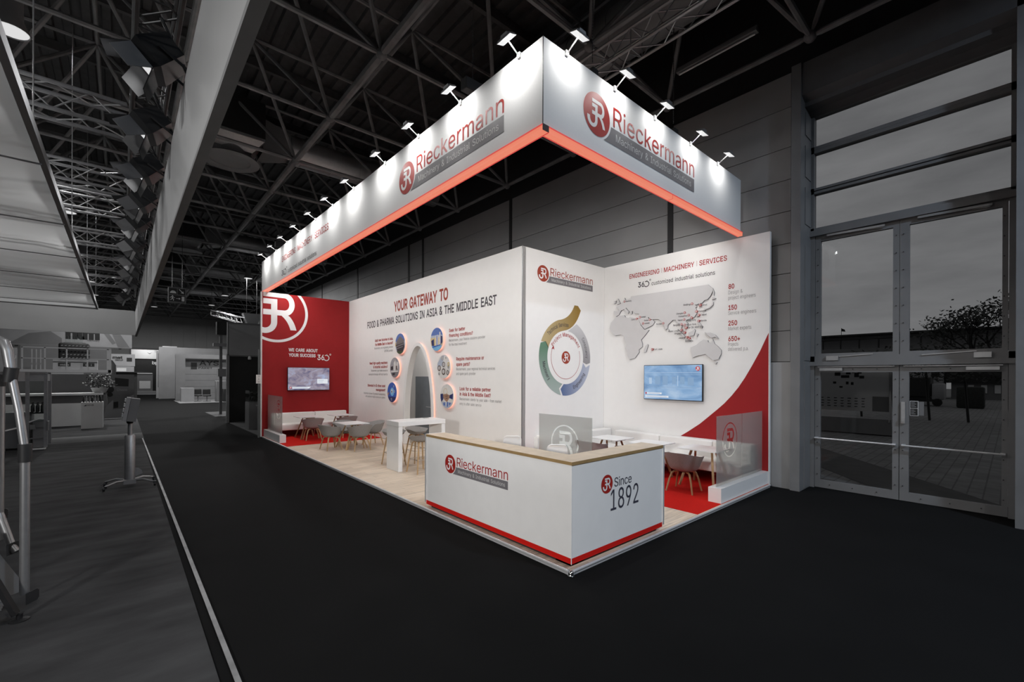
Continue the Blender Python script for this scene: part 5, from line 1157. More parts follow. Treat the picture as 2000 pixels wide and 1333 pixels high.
mb.add(vs, [(j * (nx + 1) + i, j * (nx + 1) + i + 1, (j + 1) * (nx + 1) + i + 1, (j + 1) * (nx + 1) + i) for j in range(ny) for i in range(nx)], True); obj('cloth', mb, fabric_ceiling, fb, recalc=False)
mb = MB(); mb.box(-4.02, -3.97, .4, 17.03, 4.16, 4.26); mb.box(-14, -3.97, .37, .42, 4.16, 4.26); mb.box(-14, -3.97, 16.98, 17.03, 4.16, 4.26)
for k in range(7): mb.box(-14, -4.0, 1.2 + k * 2.4, 1.212 + k * 2.4, 4.13, 4.145)
obj('frame', mb, booth_grey, fb)
mb = MB()
for y in (3.0, 7.2, 11.4, 16.0): mb.tube([(-4.0, y, 4.25), (-4.0, y, 7.7)], .006, 5)
obj('wires', mb, alu_dull, fb)
# lattice trusses of the neighbouring stand
for i, (y, z, lab) in enumerate(((4.15, 5.05, 'nearest'), (6.5, 5.05, 'second'), (7.9, 5.05, 'third'), (10.6, 5.05, 'fourth'), (13.5, 5.05, 'fifth'), (16.5, 5.05, 'farthest'))):
    truss('lattice truss crossing above the neighbouring stand, %s of six' % lab, (-12, y, z), (-3.35, y, z), .29, step=.3)
truss('dark lattice truss running along the back of the grey banner', (-3.16, -2, 5.25), (-3.16, 20.2, 5.25), .29, m=dark_metal)
for i, (x, y, z) in enumerate(((-3.137, 2.0, 4.75), (-3.135, 3.38, 4.75), (-3.12, 4.75, 4.75), (-3.122, 6.16, 4.75), (-3.152, 7.5, 4.75), (-3.157, 9.2, 4.75), (-3.15, 10.8, 4.75), (-3.16, 12.4, 4.75), (-3.166, 14.48, 4.75), (-3.27, 17.4, 4.75))):
    t = thing('stage_spotlight', 'black stage spotlight with barn doors, %s in the row along the grey banner' % (NTH[i] if i < 9 else 'farthest'), 'spotlight', (x, y, z), 0, 'stage spotlights along the grey banner')
    c = Vector((x - .02, y, z)); n = Vector((-.75, .12, -.65)).normalized(); s_ = n.cross(Vector((0, 0, 1))).normalized(); b = n.cross(s_)
    P = lambda i_, j, k: c + s_ * i_ + b * j + n * k
    mb = MB(); vs = [P(i_ * w_, j * h_, k) for k, w_, h_ in ((-.17, .13, .10), (.06, .16, .13), (.12, .14, .11)) for i_, j in ((-1, -1), (1, -1), (1, 1), (-1, 1))]
    mb.add(vs, [(0, 1, 2, 3), (8, 9, 10, 11)] + [(4 * r + k, 4 * r + (k + 1) % 4, 4 * r + 4 + (k + 1) % 4, 4 * r + 4 + k) for r in (0, 1) for k in range(4)]); obj('housing', mb, black, t)
    for (i0, j0), (i1, j1), (oi, oj), nm in (((-.14, .11), (.14, .11), (0, 1), 'top'), ((-.14, -.11), (.14, -.11), (0, -1), 'low'), ((-.14, -.11), (-.14, .11), (-1, 0), 'l'), ((.14, -.11), (.14, .11), (1, 0), 'r')):
        L_ = .17; f = .8
        mb = MB(); A, B_ = P(i0, j0, .12), P(i1, j1, .12); off = s_ * oi * .10 + b * oj * .10 + n * L_; mid = (A + B_) / 2
        q = [A, B_, mid + (B_ - mid) * f + off, mid + (A - mid) * f + off]; up_ = (B_ - A).cross(off).normalized() * .004
        mb.add([v - up_ for v in q] + [v + up_ for v in q], [(0, 1, 2, 3), (7, 6, 5, 4), (0, 4, 5, 1), (1, 5, 6, 2), (2, 6, 7, 3), (3, 7, 4, 0)]); obj('barn_door', mb, booth_mid if nm in ('l', 'r') else black, t)  # side doors paler grey: lamplight on them put into the colour
    mb = MB(); mb.quad(P(-.11, -.085, .123), P(.11, -.085, .123), P(.11, .085, .123), P(-.11, .085, .123)); obj('lens', mb, bay_lens, t)
    mb = MB()
    for k in (-.05, .05): mb.lathe([(.024, -.02), (.028, 0), (.02, .012)], tuple(P(k, -.128, -.02)), 10)
    obj('knobs', mb, booth_white, t)
    mb = MB(); mb.tube([P(-.17, 0, -.04), P(-.17, .25, -.1), P(.17, .25, -.1), P(.17, 0, -.04)], .012, 6); mb.tube([P(0, .25, -.1), (x, y, 5.12)], .014, 6); obj('yoke', mb, dark_metal, t)
    if i < 9 and i % 2 == 0: lamp(t, P(0, 0, .13), (-9, y + 1, 0), P_PAR, .16, .12, spread=math.radians(120))

# floor-standing operator terminal
t = thing('operator_terminal', 'grey operator terminal on a wheeled column standing on the grey carpet', 'terminal', (-3.29, 7.5, .006))
xc, yc = -3.27, 7.6
mb = MB(); mb.tube([(xc, yc, .11), (xc, yc, .90), (xc, yc, .925)], [.075, .075, .06], 20); mb.tube([(xc, yc, .92), (xc, yc, 1.14)], .032, 14); obj('column', mb, alu_dull, t)
mb = MB(); mb.box(xc - .085, xc + .085, yc - .1, yc + .1, .055, .125); obj('hub', mb, alu_dull, t)
for sx, sy, nm in ((-1, -1, 0), (-1, 1, 0), (1, -1, 0), (1, 1, 0)):
    e = (xc + sx * .33, yc + sy * .24 - .02, .085)
    mb = MB(); mb.tube([(xc + sx * .06, yc + sy * .05, .11), (xc + sx * .18, yc + sy * .14, .125), e], [.024, .020, .014], 8); l = obj('leg', mb, alu_dull, t)
    mb = MB(); mb.lathe([(.012, -.018), (.034, -.014), (.034, .014), (.012, .018)], (e[0] + sx * .01, e[1], .042), 14, axis='x'); mb.box(e[0] - .012, e[0] + .03, e[1] - .012, e[1] + .012, .05, .09)
    if sx < 0: mb.bar((e[0], e[1], .06), (e[0] - .06, e[1], .03), .02, .006)
    obj('caster', mb, black, l)
mb = MB(); c = Vector((xc, yc - .005, 1.395))
def TP(a, b, k):  # head tilted back a little, screen towards -x
    th = math.radians(9); return (c.x + a * math.cos(th) + k * math.sin(th), c.y + b, c.z - a * math.sin(th) + k * math.cos(th))
v8 = lambda a0, a1, b0, b1, k0, k1: [TP(a, b, k) for k in (k0, k1) for b in (b0, b1) for a in (a0, a1)]
BX = [(0, 2, 3, 1), (4, 5, 7, 6), (0, 1, 5, 4), (2, 6, 7, 3), (0, 4, 6, 2), (1, 3, 7, 5)]
mb.add(v8(-.015, .11, -.17, .17, -.215, .195), BX); obj('cabinet', mb, booth_mid, t)
mb = MB(); mb.add(v8(-.075, -.02, -.175, .175, -.22, .20), BX); obj('screen_bezel', mb, booth_grey, t)
mb = MB()
for k in (-.12, -.03, .06, .15): mb.add(v8(-.095, -.075, -.16, .16, k - .025, k + .025), BX)
obj('front_keys', mb, booth_white, t)
mb = MB(); mb.lathe([(.04, 1.13), (.05, 1.15), (.05, 1.18)], (xc, yc, 0), 14); obj('swivel', mb, black, t)
mb = MB(); mb.flat([(.075 * math.cos(a) * 1.8 - .0, .02 + .13 * math.sin(a)) for a in [D(-20 + 10 * k) for k in range(13)]], lambda u, v, n: (xc + .06 + u, yc + .06, .16 + v), 0); mb2 = MB(); mb2.prism([(0, 0), (.11, .04), (.10, .10), (.05, .14), (0, .15)], lambda u, v, n: (xc + .07 + u, yc + .06 - n, .16 + v), 0, .01); obj('foot_guard', mb2, alu_dull, t)

# glazed machine frame behind it
t = thing('machine_frame', 'glazed aluminium machine housing at the left edge of the photo', 'machine', (-5.6, 14.6, .006))
for x, y in ((-4.91, 14.25), (-5.235, 14.16), (-5.62, 13.9), (-4.91, 15.1), (-5.9, 15.1)):
    mb = MB(); mb.box(x - .035, x + .035, y - .035, y + .035, .06, 2.07); obj('post', mb, alu_dull, t)
mb = MB(); mb.box(-5.2, -4.945, 14.19, 14.24, 1.83, 2.07); mb.add([(-5.27, 14.13, 1.83), (-5.6, 13.90, 1.83), (-5.6, 13.90, 2.07), (-5.27, 14.13, 2.07)], [(0, 1, 2, 3)]); mb.box(-5.9, -4.9, 14.15, 15.1, 2.03, 2.08); mb.box(-4.94, -4.90, 14.25, 15.1, 1.83, 2.05); obj('top_panel', mb, booth_grey, t)
mb = MB(); mb.box(-5.2, -4.945, 14.205, 14.212, .75, 1.83); mb.add([(-5.27, 14.13, .75), (-5.6, 13.90, .75), (-5.6, 13.90, 1.83), (-5.27, 14.13, 1.83)], [(0, 1, 2, 3)]); obj('glass_panel', mb, clear_glass, t)
mb = MB(); mb.box(-5.14, -4.92, 14.22, 14.9, .07, .80); mb.box(-5.2, -4.95, 14.18, 14.24, .30, .33); mb.box(-5.2, -4.95, 14.18, 14.24, .60, .63); mb.box(-5.19, -5.09, 14.12, 14.22, .56, .68); mb.box(-5.9, -5.2, 14.5, 15.05, .07, 1.0); mb.box(-4.90, -4.86, 14.2, 14.5, .5, .75); obj('cabinets', mb, booth_mid, t)
mb = MB(); mb.bar((-5.2, 14.1, .76), (-4.98, 14.1, .86), .04, .03); mb.bar((-5.6, 13.85, .58), (-5.27, 14.1, .66), .04, .03); mb.box(-5.2, -4.9, 14.1, 14.28, .02, .05); obj('rails', mb, booth_white, t)
mb = MB()
for k in range(9): mb.lathe([(.028, 0), (.028, .16), (.010, .2), (.010, .26)], (-5.17 + (k % 3) * .09, 14.35 + (k // 3) * .12, 1.0), 8)
mb.box(-5.2, -4.95, 14.3, 14.8, .96, 1.0); obj('sample_bottles', mb, booth_dark, t)

# tubular steps frame close to the camera
t = thing('access_steps', 'tubular metal access frame with clamps at the lower left edge', 'steps', (-4.1, 2.6, .006))
for x, y, z0, z1, r in ((-3.99, 2.55, .16, 1.40, .031), (-4.30, 3.25, .15, 2.0, .034), (-4.16, 2.75, .60, 1.96, .030)):
    mb = MB(); mb.tube([(x, y, z0), (x, y, z1)], r, 14); obj('post', mb, alu_dull, t)
mb = MB(); mb.tube([(-3.99, 2.55, 1.27), (-3.99, 2.55, 1.42)], .043, 14); obj('tube_joint', mb, dark_metal, t)
mb = MB(); mb.tube([(-4.09, 2.635, 1.94), (-4.075, 2.625, 2.06)], .045, 12); obj('tube_joint', mb, dark_metal, t)
mb = MB(); mb.tube([(-4.16, 2.75, 1.90), (-4.16, 2.75, 2.0)], .040, 12); obj('tube_joint', mb, dark_metal, t)
mb = MB(); mb.tube([(-3.995, 2.55, 1.40), (-4.03, 2.58, 1.70), (-4.08, 2.63, 2.0)], .027, 12); mb.tube([(-4.08, 2.63, 2.0), (-4.105, 2.65, 2.20), (-4.125, 2.67, 2.27), (-4.17, 2.71, 2.295), (-4.5, 3.0, 2.30)], [.032, .036, .038, .038, .038], 14); obj('handrail', mb, alu_dull, t)
mb = MB(); mb.tube([(-4.20, 2.78, .95), (-4.15, 2.74, .80), (-4.08, 2.68, .55), (-4.05, 2.66, .50)], .028, 10); obj('handrail', mb, alu_dull, t)
for x, y, z in ((-3.955, 2.53, .13), (-4.08, 2.66, .53), (-4.16, 2.74, .80)):
    mb = MB(); mb.prism([(-.03, -.05), (.05, -.04), (.065, -.02), (.065, .04), (.05, .055), (-.03, .045)], lambda u, v, n, x=x, y=y, z=z: (x + u * .75, y + u * .66 - n * .66 * .0 - n, z + v), 0, .012); obj('clamp_plate', mb, dark_metal, t)
mb = MB(); mb.bar((-4.28, 2.45, .75), (-4.02, 2.40, .06), .07, .03); mb.lathe([(.06, 0), (.06, .012), (.02, .02), (.02, .06)], (-4.0, 2.40, 0), 14); obj('stringer', mb, black, t)
mb = MB(); mb.prism([(0, 0), (.16, -.35), (.16, -.42), (.02, -.42), (-.2, .1)], lambda u, v, n: (-4.14 + u * .75, 2.66 + u * .66 - .30 * 0, .50 + v * .9), 0, .01); obj('bracket_plate', mb, booth_mid, t)
mb = MB()
for k in range(6): mb.bar((-4.6, 2.3 + k * .06, .12), (-4.10, 2.42 + k * .045, .12), .012)
for k in range(6): mb.bar((-4.16 - k * .08, 2.3, .12), (-4.12 - k * .08, 2.7, .12), .010)
mb.box(-4.62, -4.12, 2.26, 2.30, .08, .125); obj('grating_step', mb, alu_dull, t)

# white demonstration counter, box, bottles, flowers
t = thing('display_counter', 'long low white counter with dark middle band, far left', 'counter', (-5.6, 21.4, .01))
mb = MB(); mb.prism([(-7.6, .03), (-4.35, .03), (-4.2, .9), (-7.6, .9)], FY(21.1), -.6, 0); obj('body', mb, booth_white, t)
mb = MB(); mb.box(-7.6, -4.15, 21.3, 21.8, .9, 1.21); obj('dark_band', mb, booth_mid, t)
mb = MB(); mb.box(-7.6, -3.95, 21.05, 21.9, 1.21, 1.29); obj('counter_top', mb, booth_white, t)
mb = MB(); mb.tube([(-4.02, 21.3, .03), (-3.98, 21.3, .5), (-3.9, 21.3, .9), (-3.92, 21.3, 1.21)], .10, 10); obj('curved_leg', mb, booth_mid, t)
t = thing('display_box', 'white box pedestal with small dark lettering beside the long counter', 'pedestal', (-4.2, 19.75, .01))
mb = MB(); mb.box(-4.50, -3.905, 19.7, 20.25, .015, .99); obj('body', mb, booth_white, t)
fr = FY(19.7); mb = MB(); text(mb, 'KHS', fr, -4.33, .855, .055, .17, bold=.01, n=.004); mb.flat([(-4.44, .85), (-4.355, .85), (-4.355, .915)], fr, .004); obj('lettering', mb, ink, t)
k = 0
for r in range(2):
    for i in range(7):
        b = thing('sample_bottle', 'small bottle in the row standing on the white box pedestal', 'bottle', (-4.44 + i * .078, 19.82 + r * .16, .99), 0, 'small bottles on the white box pedestal')
        mb = MB(); h = .12 + .02 * ((i + r) % 3); x, y = -4.44 + i * .078, 19.82 + r * .16
        mb.lathe([(.024, 0), (.024, h), (.010, h + .035), (.010, h + .06)], (x, y, .99), 10); obj('body', mb, (booth_dark, booth_mid, booth_grey)[(i * 2 + r) % 3], b)
        mb = MB(); mb.lathe([(.012, h + .06), (.012, h + .085)], (x, y, .99), 10); obj('cap', mb, booth_white if (i + r) % 2 else booth_dark, b)
t = thing('flower_pot', 'white bowl of pale flowers standing on the long low counter', 'flowers', (-4.05, 21.45, 1.29))
mb = MB(); mb.lathe([(.14, 0), (.20, .03), (.27, .20), (.25, .20), (.19, .05)], (-4.05, 21.45, 1.29), 22); obj('bowl', mb, booth_white, t)
leaf = MB(); fl = MB(); rnd = random.Random(3)
for k in range(420):
    a, e, r = rnd.uniform(0, 2 * PI), rnd.uniform(-.2, 1.3), rnd.uniform(.12, .46)
    p = Vector((-4.05 + r * 1.1 * math.cos(a) * math.cos(e * .9), 21.45 + r * math.sin(a) * math.cos(e * .9), 1.52 + r * 1.25 * abs(math.sin(e)))); s = rnd.uniform(.03, .07)
    u = Vector((rnd.uniform(-1, 1), rnd.uniform(-1, 1), rnd.uniform(-.5, 1))).normalized(); w_ = u.orthogonal().normalized()
    leaf.add([p, p + u * s + w_ * s * .35, p + u * s * 2, p + u * s - w_ * s * .35], [(0, 1, 2, 3)])
    if k % 4 == 0 and r > .27: fl.sphere(p + Vector((0, -.03, .02)), rnd.uniform(.018, .032), 6)
obj('leaves', leaf, booth_dark, t, recalc=False); obj('blossoms', fl, booth_white, t)
# partition with product print
t = thing('partition_wall', 'low grey partition with a printed chocolate bag picture, left background', 'partition', (-5.5, 24.1, .01))
mb = MB(); mb.box(-9.5, -2.95, 24.0, 24.12, .05, 2.03); obj('panel', mb, booth_mid, t)
fr = FY(24.0); mb = MB(); mb.m = 0; mb.flat([(-4.4, .05), (-2.96, .05), (-2.96, 1.1), (-3.35, .9), (-3.7, .85)], fr, .003)
mb.m = 1; mb.flat([(-3.68, .45), (-3.12, .5), (-3.14, 1.82), (-3.62, 1.88)], fr, .006); mb.m = 2; mb.flat([(-3.60, 1.50), (-3.15, 1.48), (-3.14, 1.82), (-3.62, 1.88)], fr, .009); mb.flat([(-3.66, .5), (-3.5, .52), (-3.5, .8), (-3.66, .78)], fr, .009)
for a, b, r in ((-4.05, 1.0, .20), (-3.8, 1.35, .16), (-3.78, 1.12, .1), (-4.2, .62, .08), (-3.9, .78, .05), (-4.9, .93, .07), (-4.6, .95, .09), (-5.1, .97, .04)): mb.flat(circ(a, b, r, 16), fr, .012)
mb.m = 3; text(mb, 'Choco', fr, -3.55, 1.28, .10, .36, bold=.02, n=.012); obj('print', mb, [booth_grey, booth_mid, booth_dark, booth_grey], t)
# gallery with railing
t = thing('gallery', 'grey raised gallery platform with open railing, left background', 'gallery', (-5.6, 32.5, 2.2))
mb = MB(); mb.box(-7.9, -3.85, 32.0, 34.0, 2.14, 2.30); mb.box(-7.6, -5.0, 31.9, 32.0, 2.02, 2.12); obj('deck', mb, booth_grey, t)
for k in range(5): mb = MB(); mb.box(-7.4 + k * .84, -7.34 + k * .84, 32.0, 32.06, 2.3, 3.50); obj('railing_post', mb, booth_grey, t)
mb = MB(); mb.box(-7.4, -3.95, 32.0, 32.05, 3.46, 3.52); mb.box(-7.4, -3.95, 32.0, 32.04, 2.88, 2.92); obj('handrail', mb, booth_grey, t)
mb = MB(); mb.box(-3.98, -3.85, 32, 32.15, .0, 3.5); mb.box(-7.9, -7.7, 33, 33.3, 0, 2.14); obj('support', mb, booth_grey, t)
for k in range(3):
    mb = MB(); mb.box(-7.2 + k * .17, -7.16 + k * .17, 33.6, 33.64, 2.3, 3.45); obj('railing_post', mb, booth_grey, t)
mb = MB(); mb.box(-7.9, -3.9, 36.0, 36.1, 0.2, 3.8); o = obj('partition_wall', mb, booth_mid); tag(o, 'plain grey partition wall behind the gallery railing', 'partition')
t = thing('counter_stand', 'grey counter with two dark name plates on the gallery', 'counter', (-5.3, 32.5, 2.3))
mb = MB(); mb.box(-6.25, -4.45, 32.3, 33.2, 2.3, 2.86); obj('body', mb, booth_grey, t)
fr = FY(32.3); mb = MB(); mb.m = 0; mb.flat([(-6.05, 2.48), (-5.55, 2.48), (-5.55, 2.68), (-6.05, 2.68)], fr, .004); mb.flat([(-5.05, 2.48), (-4.57, 2.48), (-4.57, 2.68), (-5.05, 2.68)], fr, .004)
mb.m = 1; text(mb, 'mlip', fr, -5.97, 2.52, .10, .36, bold=.02, n=.008); text(mb, 'C', fr, -4.95, 2.52, .11, .14, bold=.02, n=.008); text(mb, 'i', fr, -4.72, 2.52, .11, .03, bold=.02, n=.008); obj('name_plates', mb, [booth_dark, booth_grey], t)
t = thing('display_bag', 'black patterned covered display with clear bottles on top', 'display', (-5.4, 32.7, 2.86))
mb = MB(); mb.rbox(-6.05, -4.78, 32.35, 33.1, 2.865, 3.82, .12, 3); obj('cover', mb, booth_dark, t)
mb = MB(); rnd = random.Random(9)
for r in range(5):
    for c_ in range(8):
        x = -5.95 + c_ * .15 + (r % 2) * .06; z = 2.95 + r * .17; mb.flat([(x, z), (x + .09, z + .02), (x + .10, z + .05), (x + .02, z + .04)], FY(32.345), .004)
obj('pattern', mb, booth_grey, t)
mb = MB()
for k in range(6): mb.lathe([(.055, 0), (.055, .34), (.02, .42)], (-5.72 + k * .12, 32.6, 3.84), 10)
obj('bottles', mb, clear_glass, t); mb = MB(); mb.box(-5.85, -4.95, 32.5, 32.75, 3.82, 3.85); obj('tray', mb, booth_mid, t)
# banner with hlm machinery lettering
t = thing('hanging_banner', 'grey hanging banner with bold dark machinery lettering, left background', 'banner', (-6, 40, 3.96))
mb = MB(); mb.box(-12, -2.83, 40, 40.12, 4.0, 6.2); mb.m = 1; mb.box(-12, -2.83, 39.98, 40.14, 3.94, 4.0); obj('banner_panel', mb, [booth_grey, booth_mid], t)
fr = FY(40.0); mb = MB(); mb.m = 0; text(mb, 'hlm', fr, -6.28, 4.55, .66, 1.72, bold=.06, n=.01); text(mb, 'machinery', fr, -5.2, 4.37, .11, .62, n=.01)
mb.m = 1; mb.flat([(-8.9, 4.02), (-8.0, 4.75), (-7.0, 4.95), (-6.45, 4.5), (-6.45, 4.02)], fr, .005); mb.flat([(-4.0, 5.2), (-3.6, 5.2), (-2.95, 4.02), (-3.6, 4.02)], fr, .005); mb.flat([(-4.5, 5.2), (-4.2, 5.2), (-3.7, 4.3), (-3.9, 4.2)], fr, .005); obj('print', mb, [booth_dark, booth_mid], t)
mb = MB()
for k in range(8): mb.box(-8.6 + k * .72, -8.45 + k * .72, 39.9, 40.0, 3.86, 3.94)
obj('small_spots', mb, booth_dark, t)
t = thing('poster_panel', 'pale grey poster panel with light lettering at the left edge', 'poster', (-8.6, 36, 2.1))
mb = MB(); mb.box(-9.6, -8.02, 36, 36.06, 0.02, 3.6); obj('panel', mb, booth_grey, t)
fr = FY(36.0); mb = MB(); text(mb, 'CHU', fr, -8.62, 2.95, .19, .56, n=.006, bold=-.005); text(mb, 'T', fr, -8.40, 1.9, .42, .30, n=.006, bold=.02); obj('lettering', mb, booth_white, t)
# mat group stand and things near the doorway
t = thing('exhibition_stand', 'grey stand panel lettered mat group before the doorway', 'stand', (-3.4, 46, 0))
mb = MB(); mb.box(-4.4, -2.55, 46.0, 46.1, 2.75, 3.75); mb.box(-4.3, -2.6, 46.0, 46.2, 2.28, 2.72); mb.m = 1; mb.box(-4.4, -2.4, 46.3, 47.5, 0, 2.25); mb.box(-4.2, -2.0, 46.05, 46.3, 2.2, 2.3); obj('panel', mb, [booth_grey, booth_dark], t)
fr = FY(46.0); mb = MB(); mb.m = 0; text(mb, 'mat', fr, -3.95, 3.36, .20, .62, bold=.04, n=.01); text(mb, 'GROUP', fr, -3.80, 3.18, .12, .50, bold=.03, n=.01); mb.flat([(-3.08, 3.14), (-2.74, 3.14), (-2.74, 3.46), (-3.08, 3.46)], fr, .01); mb.m = 1; mb.flat([(-3.7, 2.32), (-3.1, 2.32), (-3.1, 2.6), (-3.7, 2.6)], fr, .01); obj('lettering', mb, [booth_dark, booth_white], t)
mb = MB(); mb.lathe([(.62, 0), (.62, 2.8), (.4, 3.2), (.0001, 3.3)], (-4.35, 45.2, 0), 20); o = obj('covered_column', mb, booth_dark); tag(o, 'black rounded covered shape beside the lettered stand panel', 'cover')
# next hall seen through the doorway
t = thing('exhibition_stand', 'bright stand with pale header seen through the far doorway', 'stand', (-1.4, 58, 0))
mb = MB(); mb.m = 0; mb.box(-3.2, .2, 58.0, 58.2, 3.75, 4.9); mb.m = 1; mb.box(-3.2, .2, 58.1, 58.3, 0, 3.75); mb.m = 2; mb.box(-2.2, -.9, 57.6, 58.1, 0.3, 2.2); mb.m = 0; mb.box(-2.2, -.95, 57.55, 57.6, 2.15, 2.25); obj('panel', mb, [booth_white, booth_dark, booth_mid], t)
fr = FY(58.0); mb = MB(); mb.m = 0; text(mb, 'SCI', fr, -.75, 4.45, .22, .6, n=.01); mb.flat([(-1.4, 4.45), (-1.15, 4.35), (-.95, 4.45), (-1.15, 4.25)], fr, .01); mb.m = 1; text(mb, 'bp', fr, -.95, 3.2, .30, .52, bold=.03, n=-.085); mb.flat([(-2.0, .6), (-1.1, .6), (-1.1, 1.4), (-2.0, 1.4)], FY(57.6), .01); obj('lettering', mb, [booth_mid, booth_white], t)
mb = MB(); mb.box(-2.6, -.3, 56.4, 57.2, .0, .35); o = obj('platform_step', mb, booth_grey); tag(o, 'low grey platform just beyond the far doorway', 'platform')
bayx = thing('bay_lamp', 'bay lamp in the next hall, hidden above the doorway', 'hall lamp', (-1.4, 56.3, 5.6), 0, 'round bay lamps under the roof'); mb = MB(); mb.lathe([(.1, .3), (.2, .25), (.22, 0)], (-1.4, 56.3, 5.6), 14); obj('housing', mb, booth_mid, bayx); lamp(bayx, (-1.4, 56.3, 5.59), (-1.4, 57.4, 2), 160, .4)

# stands along the aisle beyond the red wall
t = thing('exhibition_stand', 'black-walled neighbour stand with grey header behind the red wall', 'stand', (1.5, 16, 0))
mb = MB(); mb.box(.02, 4.6, 13.15, 19.1, 0, .02); o = obj('floor_plate', mb, pale_strip_m); tag(o, 'pale floor plate of the black-walled stand behind the red wall', 'floor plate')
mb = MB(); mb.box(.0, 4.6, 19.0, 19.08, .02, 2.86); obj('wall', mb, booth_dark, t)
mb = MB(); mb.box(.0, 4.6, 18.95, 19.10, 2.86, 4.25); obj('header_panel', mb, booth_grey, t)
for x, y, z in ((-.03, 19.0, 2.9), (-.03, 13.2, 2.85)): mb = MB(); mb.box(x - .05, x + .05, y - .05, y + .05, 0, z); obj('post', mb, booth_grey, t)
mb = MB(); mb.box(-.05, .0, 18.95, 19.1, 2.86, 4.27); mb.box(-.05, 4.6, 18.94, 19.0, 4.20, 4.27); mb.box(0, 4.6, 18.94, 19.0, 2.82, 2.88); obj('frame', mb, booth_mid, t)
mb = MB(); mb.lathe([(.06, 0), (.07, .06), (.04, .14)], (.75, 18.88, 2.70), 10); obj('small_lamp', mb, booth_white, t)
t = thing('display_case', 'dark pedestal with clear glass case standing in the black-walled stand', 'display case', (.45, 15.9, .02))
mb = MB(); mb.box(.12, .80, 15.6, 16.3, .02, 1.02); obj('pedestal', mb, booth_mid, t)
mb = MB(); mb.box(.13, .79, 15.61, 16.29, 1.02, 1.45); obj('glass_case', mb, clear_glass, t)
mb = MB(); rnd = random.Random(4)
for k in range(14): mb.sphere((.45 + rnd.uniform(-.22, .22), 15.95 + rnd.uniform(-.22, .22), 1.03 + rnd.uniform(.07, .3)), rnd.uniform(.04, .1), 8)
obj('mineral_samples', mb, booth_dark, t)
fr = FY(15.6); mb = MB(); text(mb, 'EASYROCK', fr, .34, .88, .05, .42, bold=.01, n=.004); obj('lettering', mb, booth_white, t)
t = thing('stand_number', 'small white sign reading 13 A 32 on the post by the red wall', 'sign', (-.11, 12.93, 1.75))
mb = MB(); mb.box(-.20, -.055, 12.90, 12.92, 1.755, 2.03); obj('plate', mb, white_wall, t)
fr = FY(12.90); mb = MB(); text(mb, '13', fr, -.155, 1.955, .05, .055, n=.003); text(mb, 'A', fr, -.147, 1.87, .05, .04, n=.003); text(mb, '32', fr, -.157, 1.785, .05, .06, n=.003); obj('lettering', mb, ink, t)
t = thing('lamp_tower', 'thin black mast with a boxy lamp head, left of the grey header', 'mast', (.44, 24.07, 0))
mb = MB(); mb.box(.38, .50, 24.02, 24.12, 0, 4.2); obj('mast', mb, booth_mid, t); mb = MB(); mb.box(.24, .66, 23.9, 24.25, 4.1, 4.75); obj('lamp_head', mb, booth_dark, t); mb = MB(); mb.box(.1, .75, 23.95, 24.15, 3.5, 3.66); obj('crossbar', mb, booth_grey, t)
mb = MB(); mb.box(.3, .8, 23.9, 24.3, 1.95, 2.35); obj('number_plate', mb, booth_grey, t)
mb = MB(); mb.box(.0, 3.5, 22.5, 26.0, 0, .02); o = obj('floor_plate', mb, pale_strip_m); tag(o, 'pale floor plate under the thin mast', 'floor plate')
t = thing('exhibition_stand', 'pale stand with dark lettering AYS beyond the mast', 'stand', (1.6, 41, 0))
mb = MB(); mb.box(.3, 5.5, 41.0, 41.15, .02, 3.6); mb.m = 1; mb.box(-.25, .35, 40.0, 40.5, .02, 3.6); mb.box(-.95, 5.7, 43.0, 43.1, .02, 5.2) if False else mb.box(-.25, 5.5, 40.6, 40.7, 3.35, 3.7); mb.m = 2; mb.box(.35, 5.5, 40.6, 40.62, 3.28, 3.36); obj('panel', mb, [booth_mid, booth_mid, booth_dark], t)
mb = MB(); mb.box(-.3, 5.0, 36.2, 41.0, 0, .02); o = obj('floor_plate', mb, booth_mid); tag(o, 'grey floor plate of the stand lettered AYS', 'floor plate')
fr = FY(41.0); mb = MB(); mb.m = 0; text(mb, 'AYS', fr, 1.35, 2.85, .36, 1.35, n=.01, bold=.02); text(mb, 'PAKET', fr, 1.3, 2.55, .13, .95, n=.01, bold=.02); mb.flat([(.8, 2.5), (1.2, 2.5), (1.2, 3.05), (.8, 3.05)], fr, .008)
for k in range(4): mb.flat([(.36, .6 + k * .5), (5.5, .6 + k * .5), (5.5, .61 + k * .5), (.36, .61 + k * .5)], fr, .004)
obj('lettering', mb, [booth_dark], t)
mb = MB(); mb.box(-1.05, 5.6, 44.5, 44.6, .02, 4.4); o = obj('partition_wall', mb, booth_mid); tag(o, 'tall pale partition behind the stand lettered AYS', 'partition')
mb = MB(); mb.box(-.05, .75, 38.2, 39.0, .02, 1.05); o = obj('display_box', mb, booth_grey); tag(o, 'white box counter at the corner of the AYS stand', 'pedestal')
for nm, x, y, w, h, lab in (('packing_crate', 2.0, 37.2, .9, 1.6, 'large grey wrapped crate inside the AYS stand'), ('packing_crate', 2.4, 36.6, .7, 1.0, 'dark wrapped crate in front of the large grey one')):
    mb = MB(); mb.rbox(x, x + w, y, y + .6, .02, h, .03, 1); tag(obj(nm, mb, booth_mid if h > 1.2 else booth_dark), lab, 'crate')
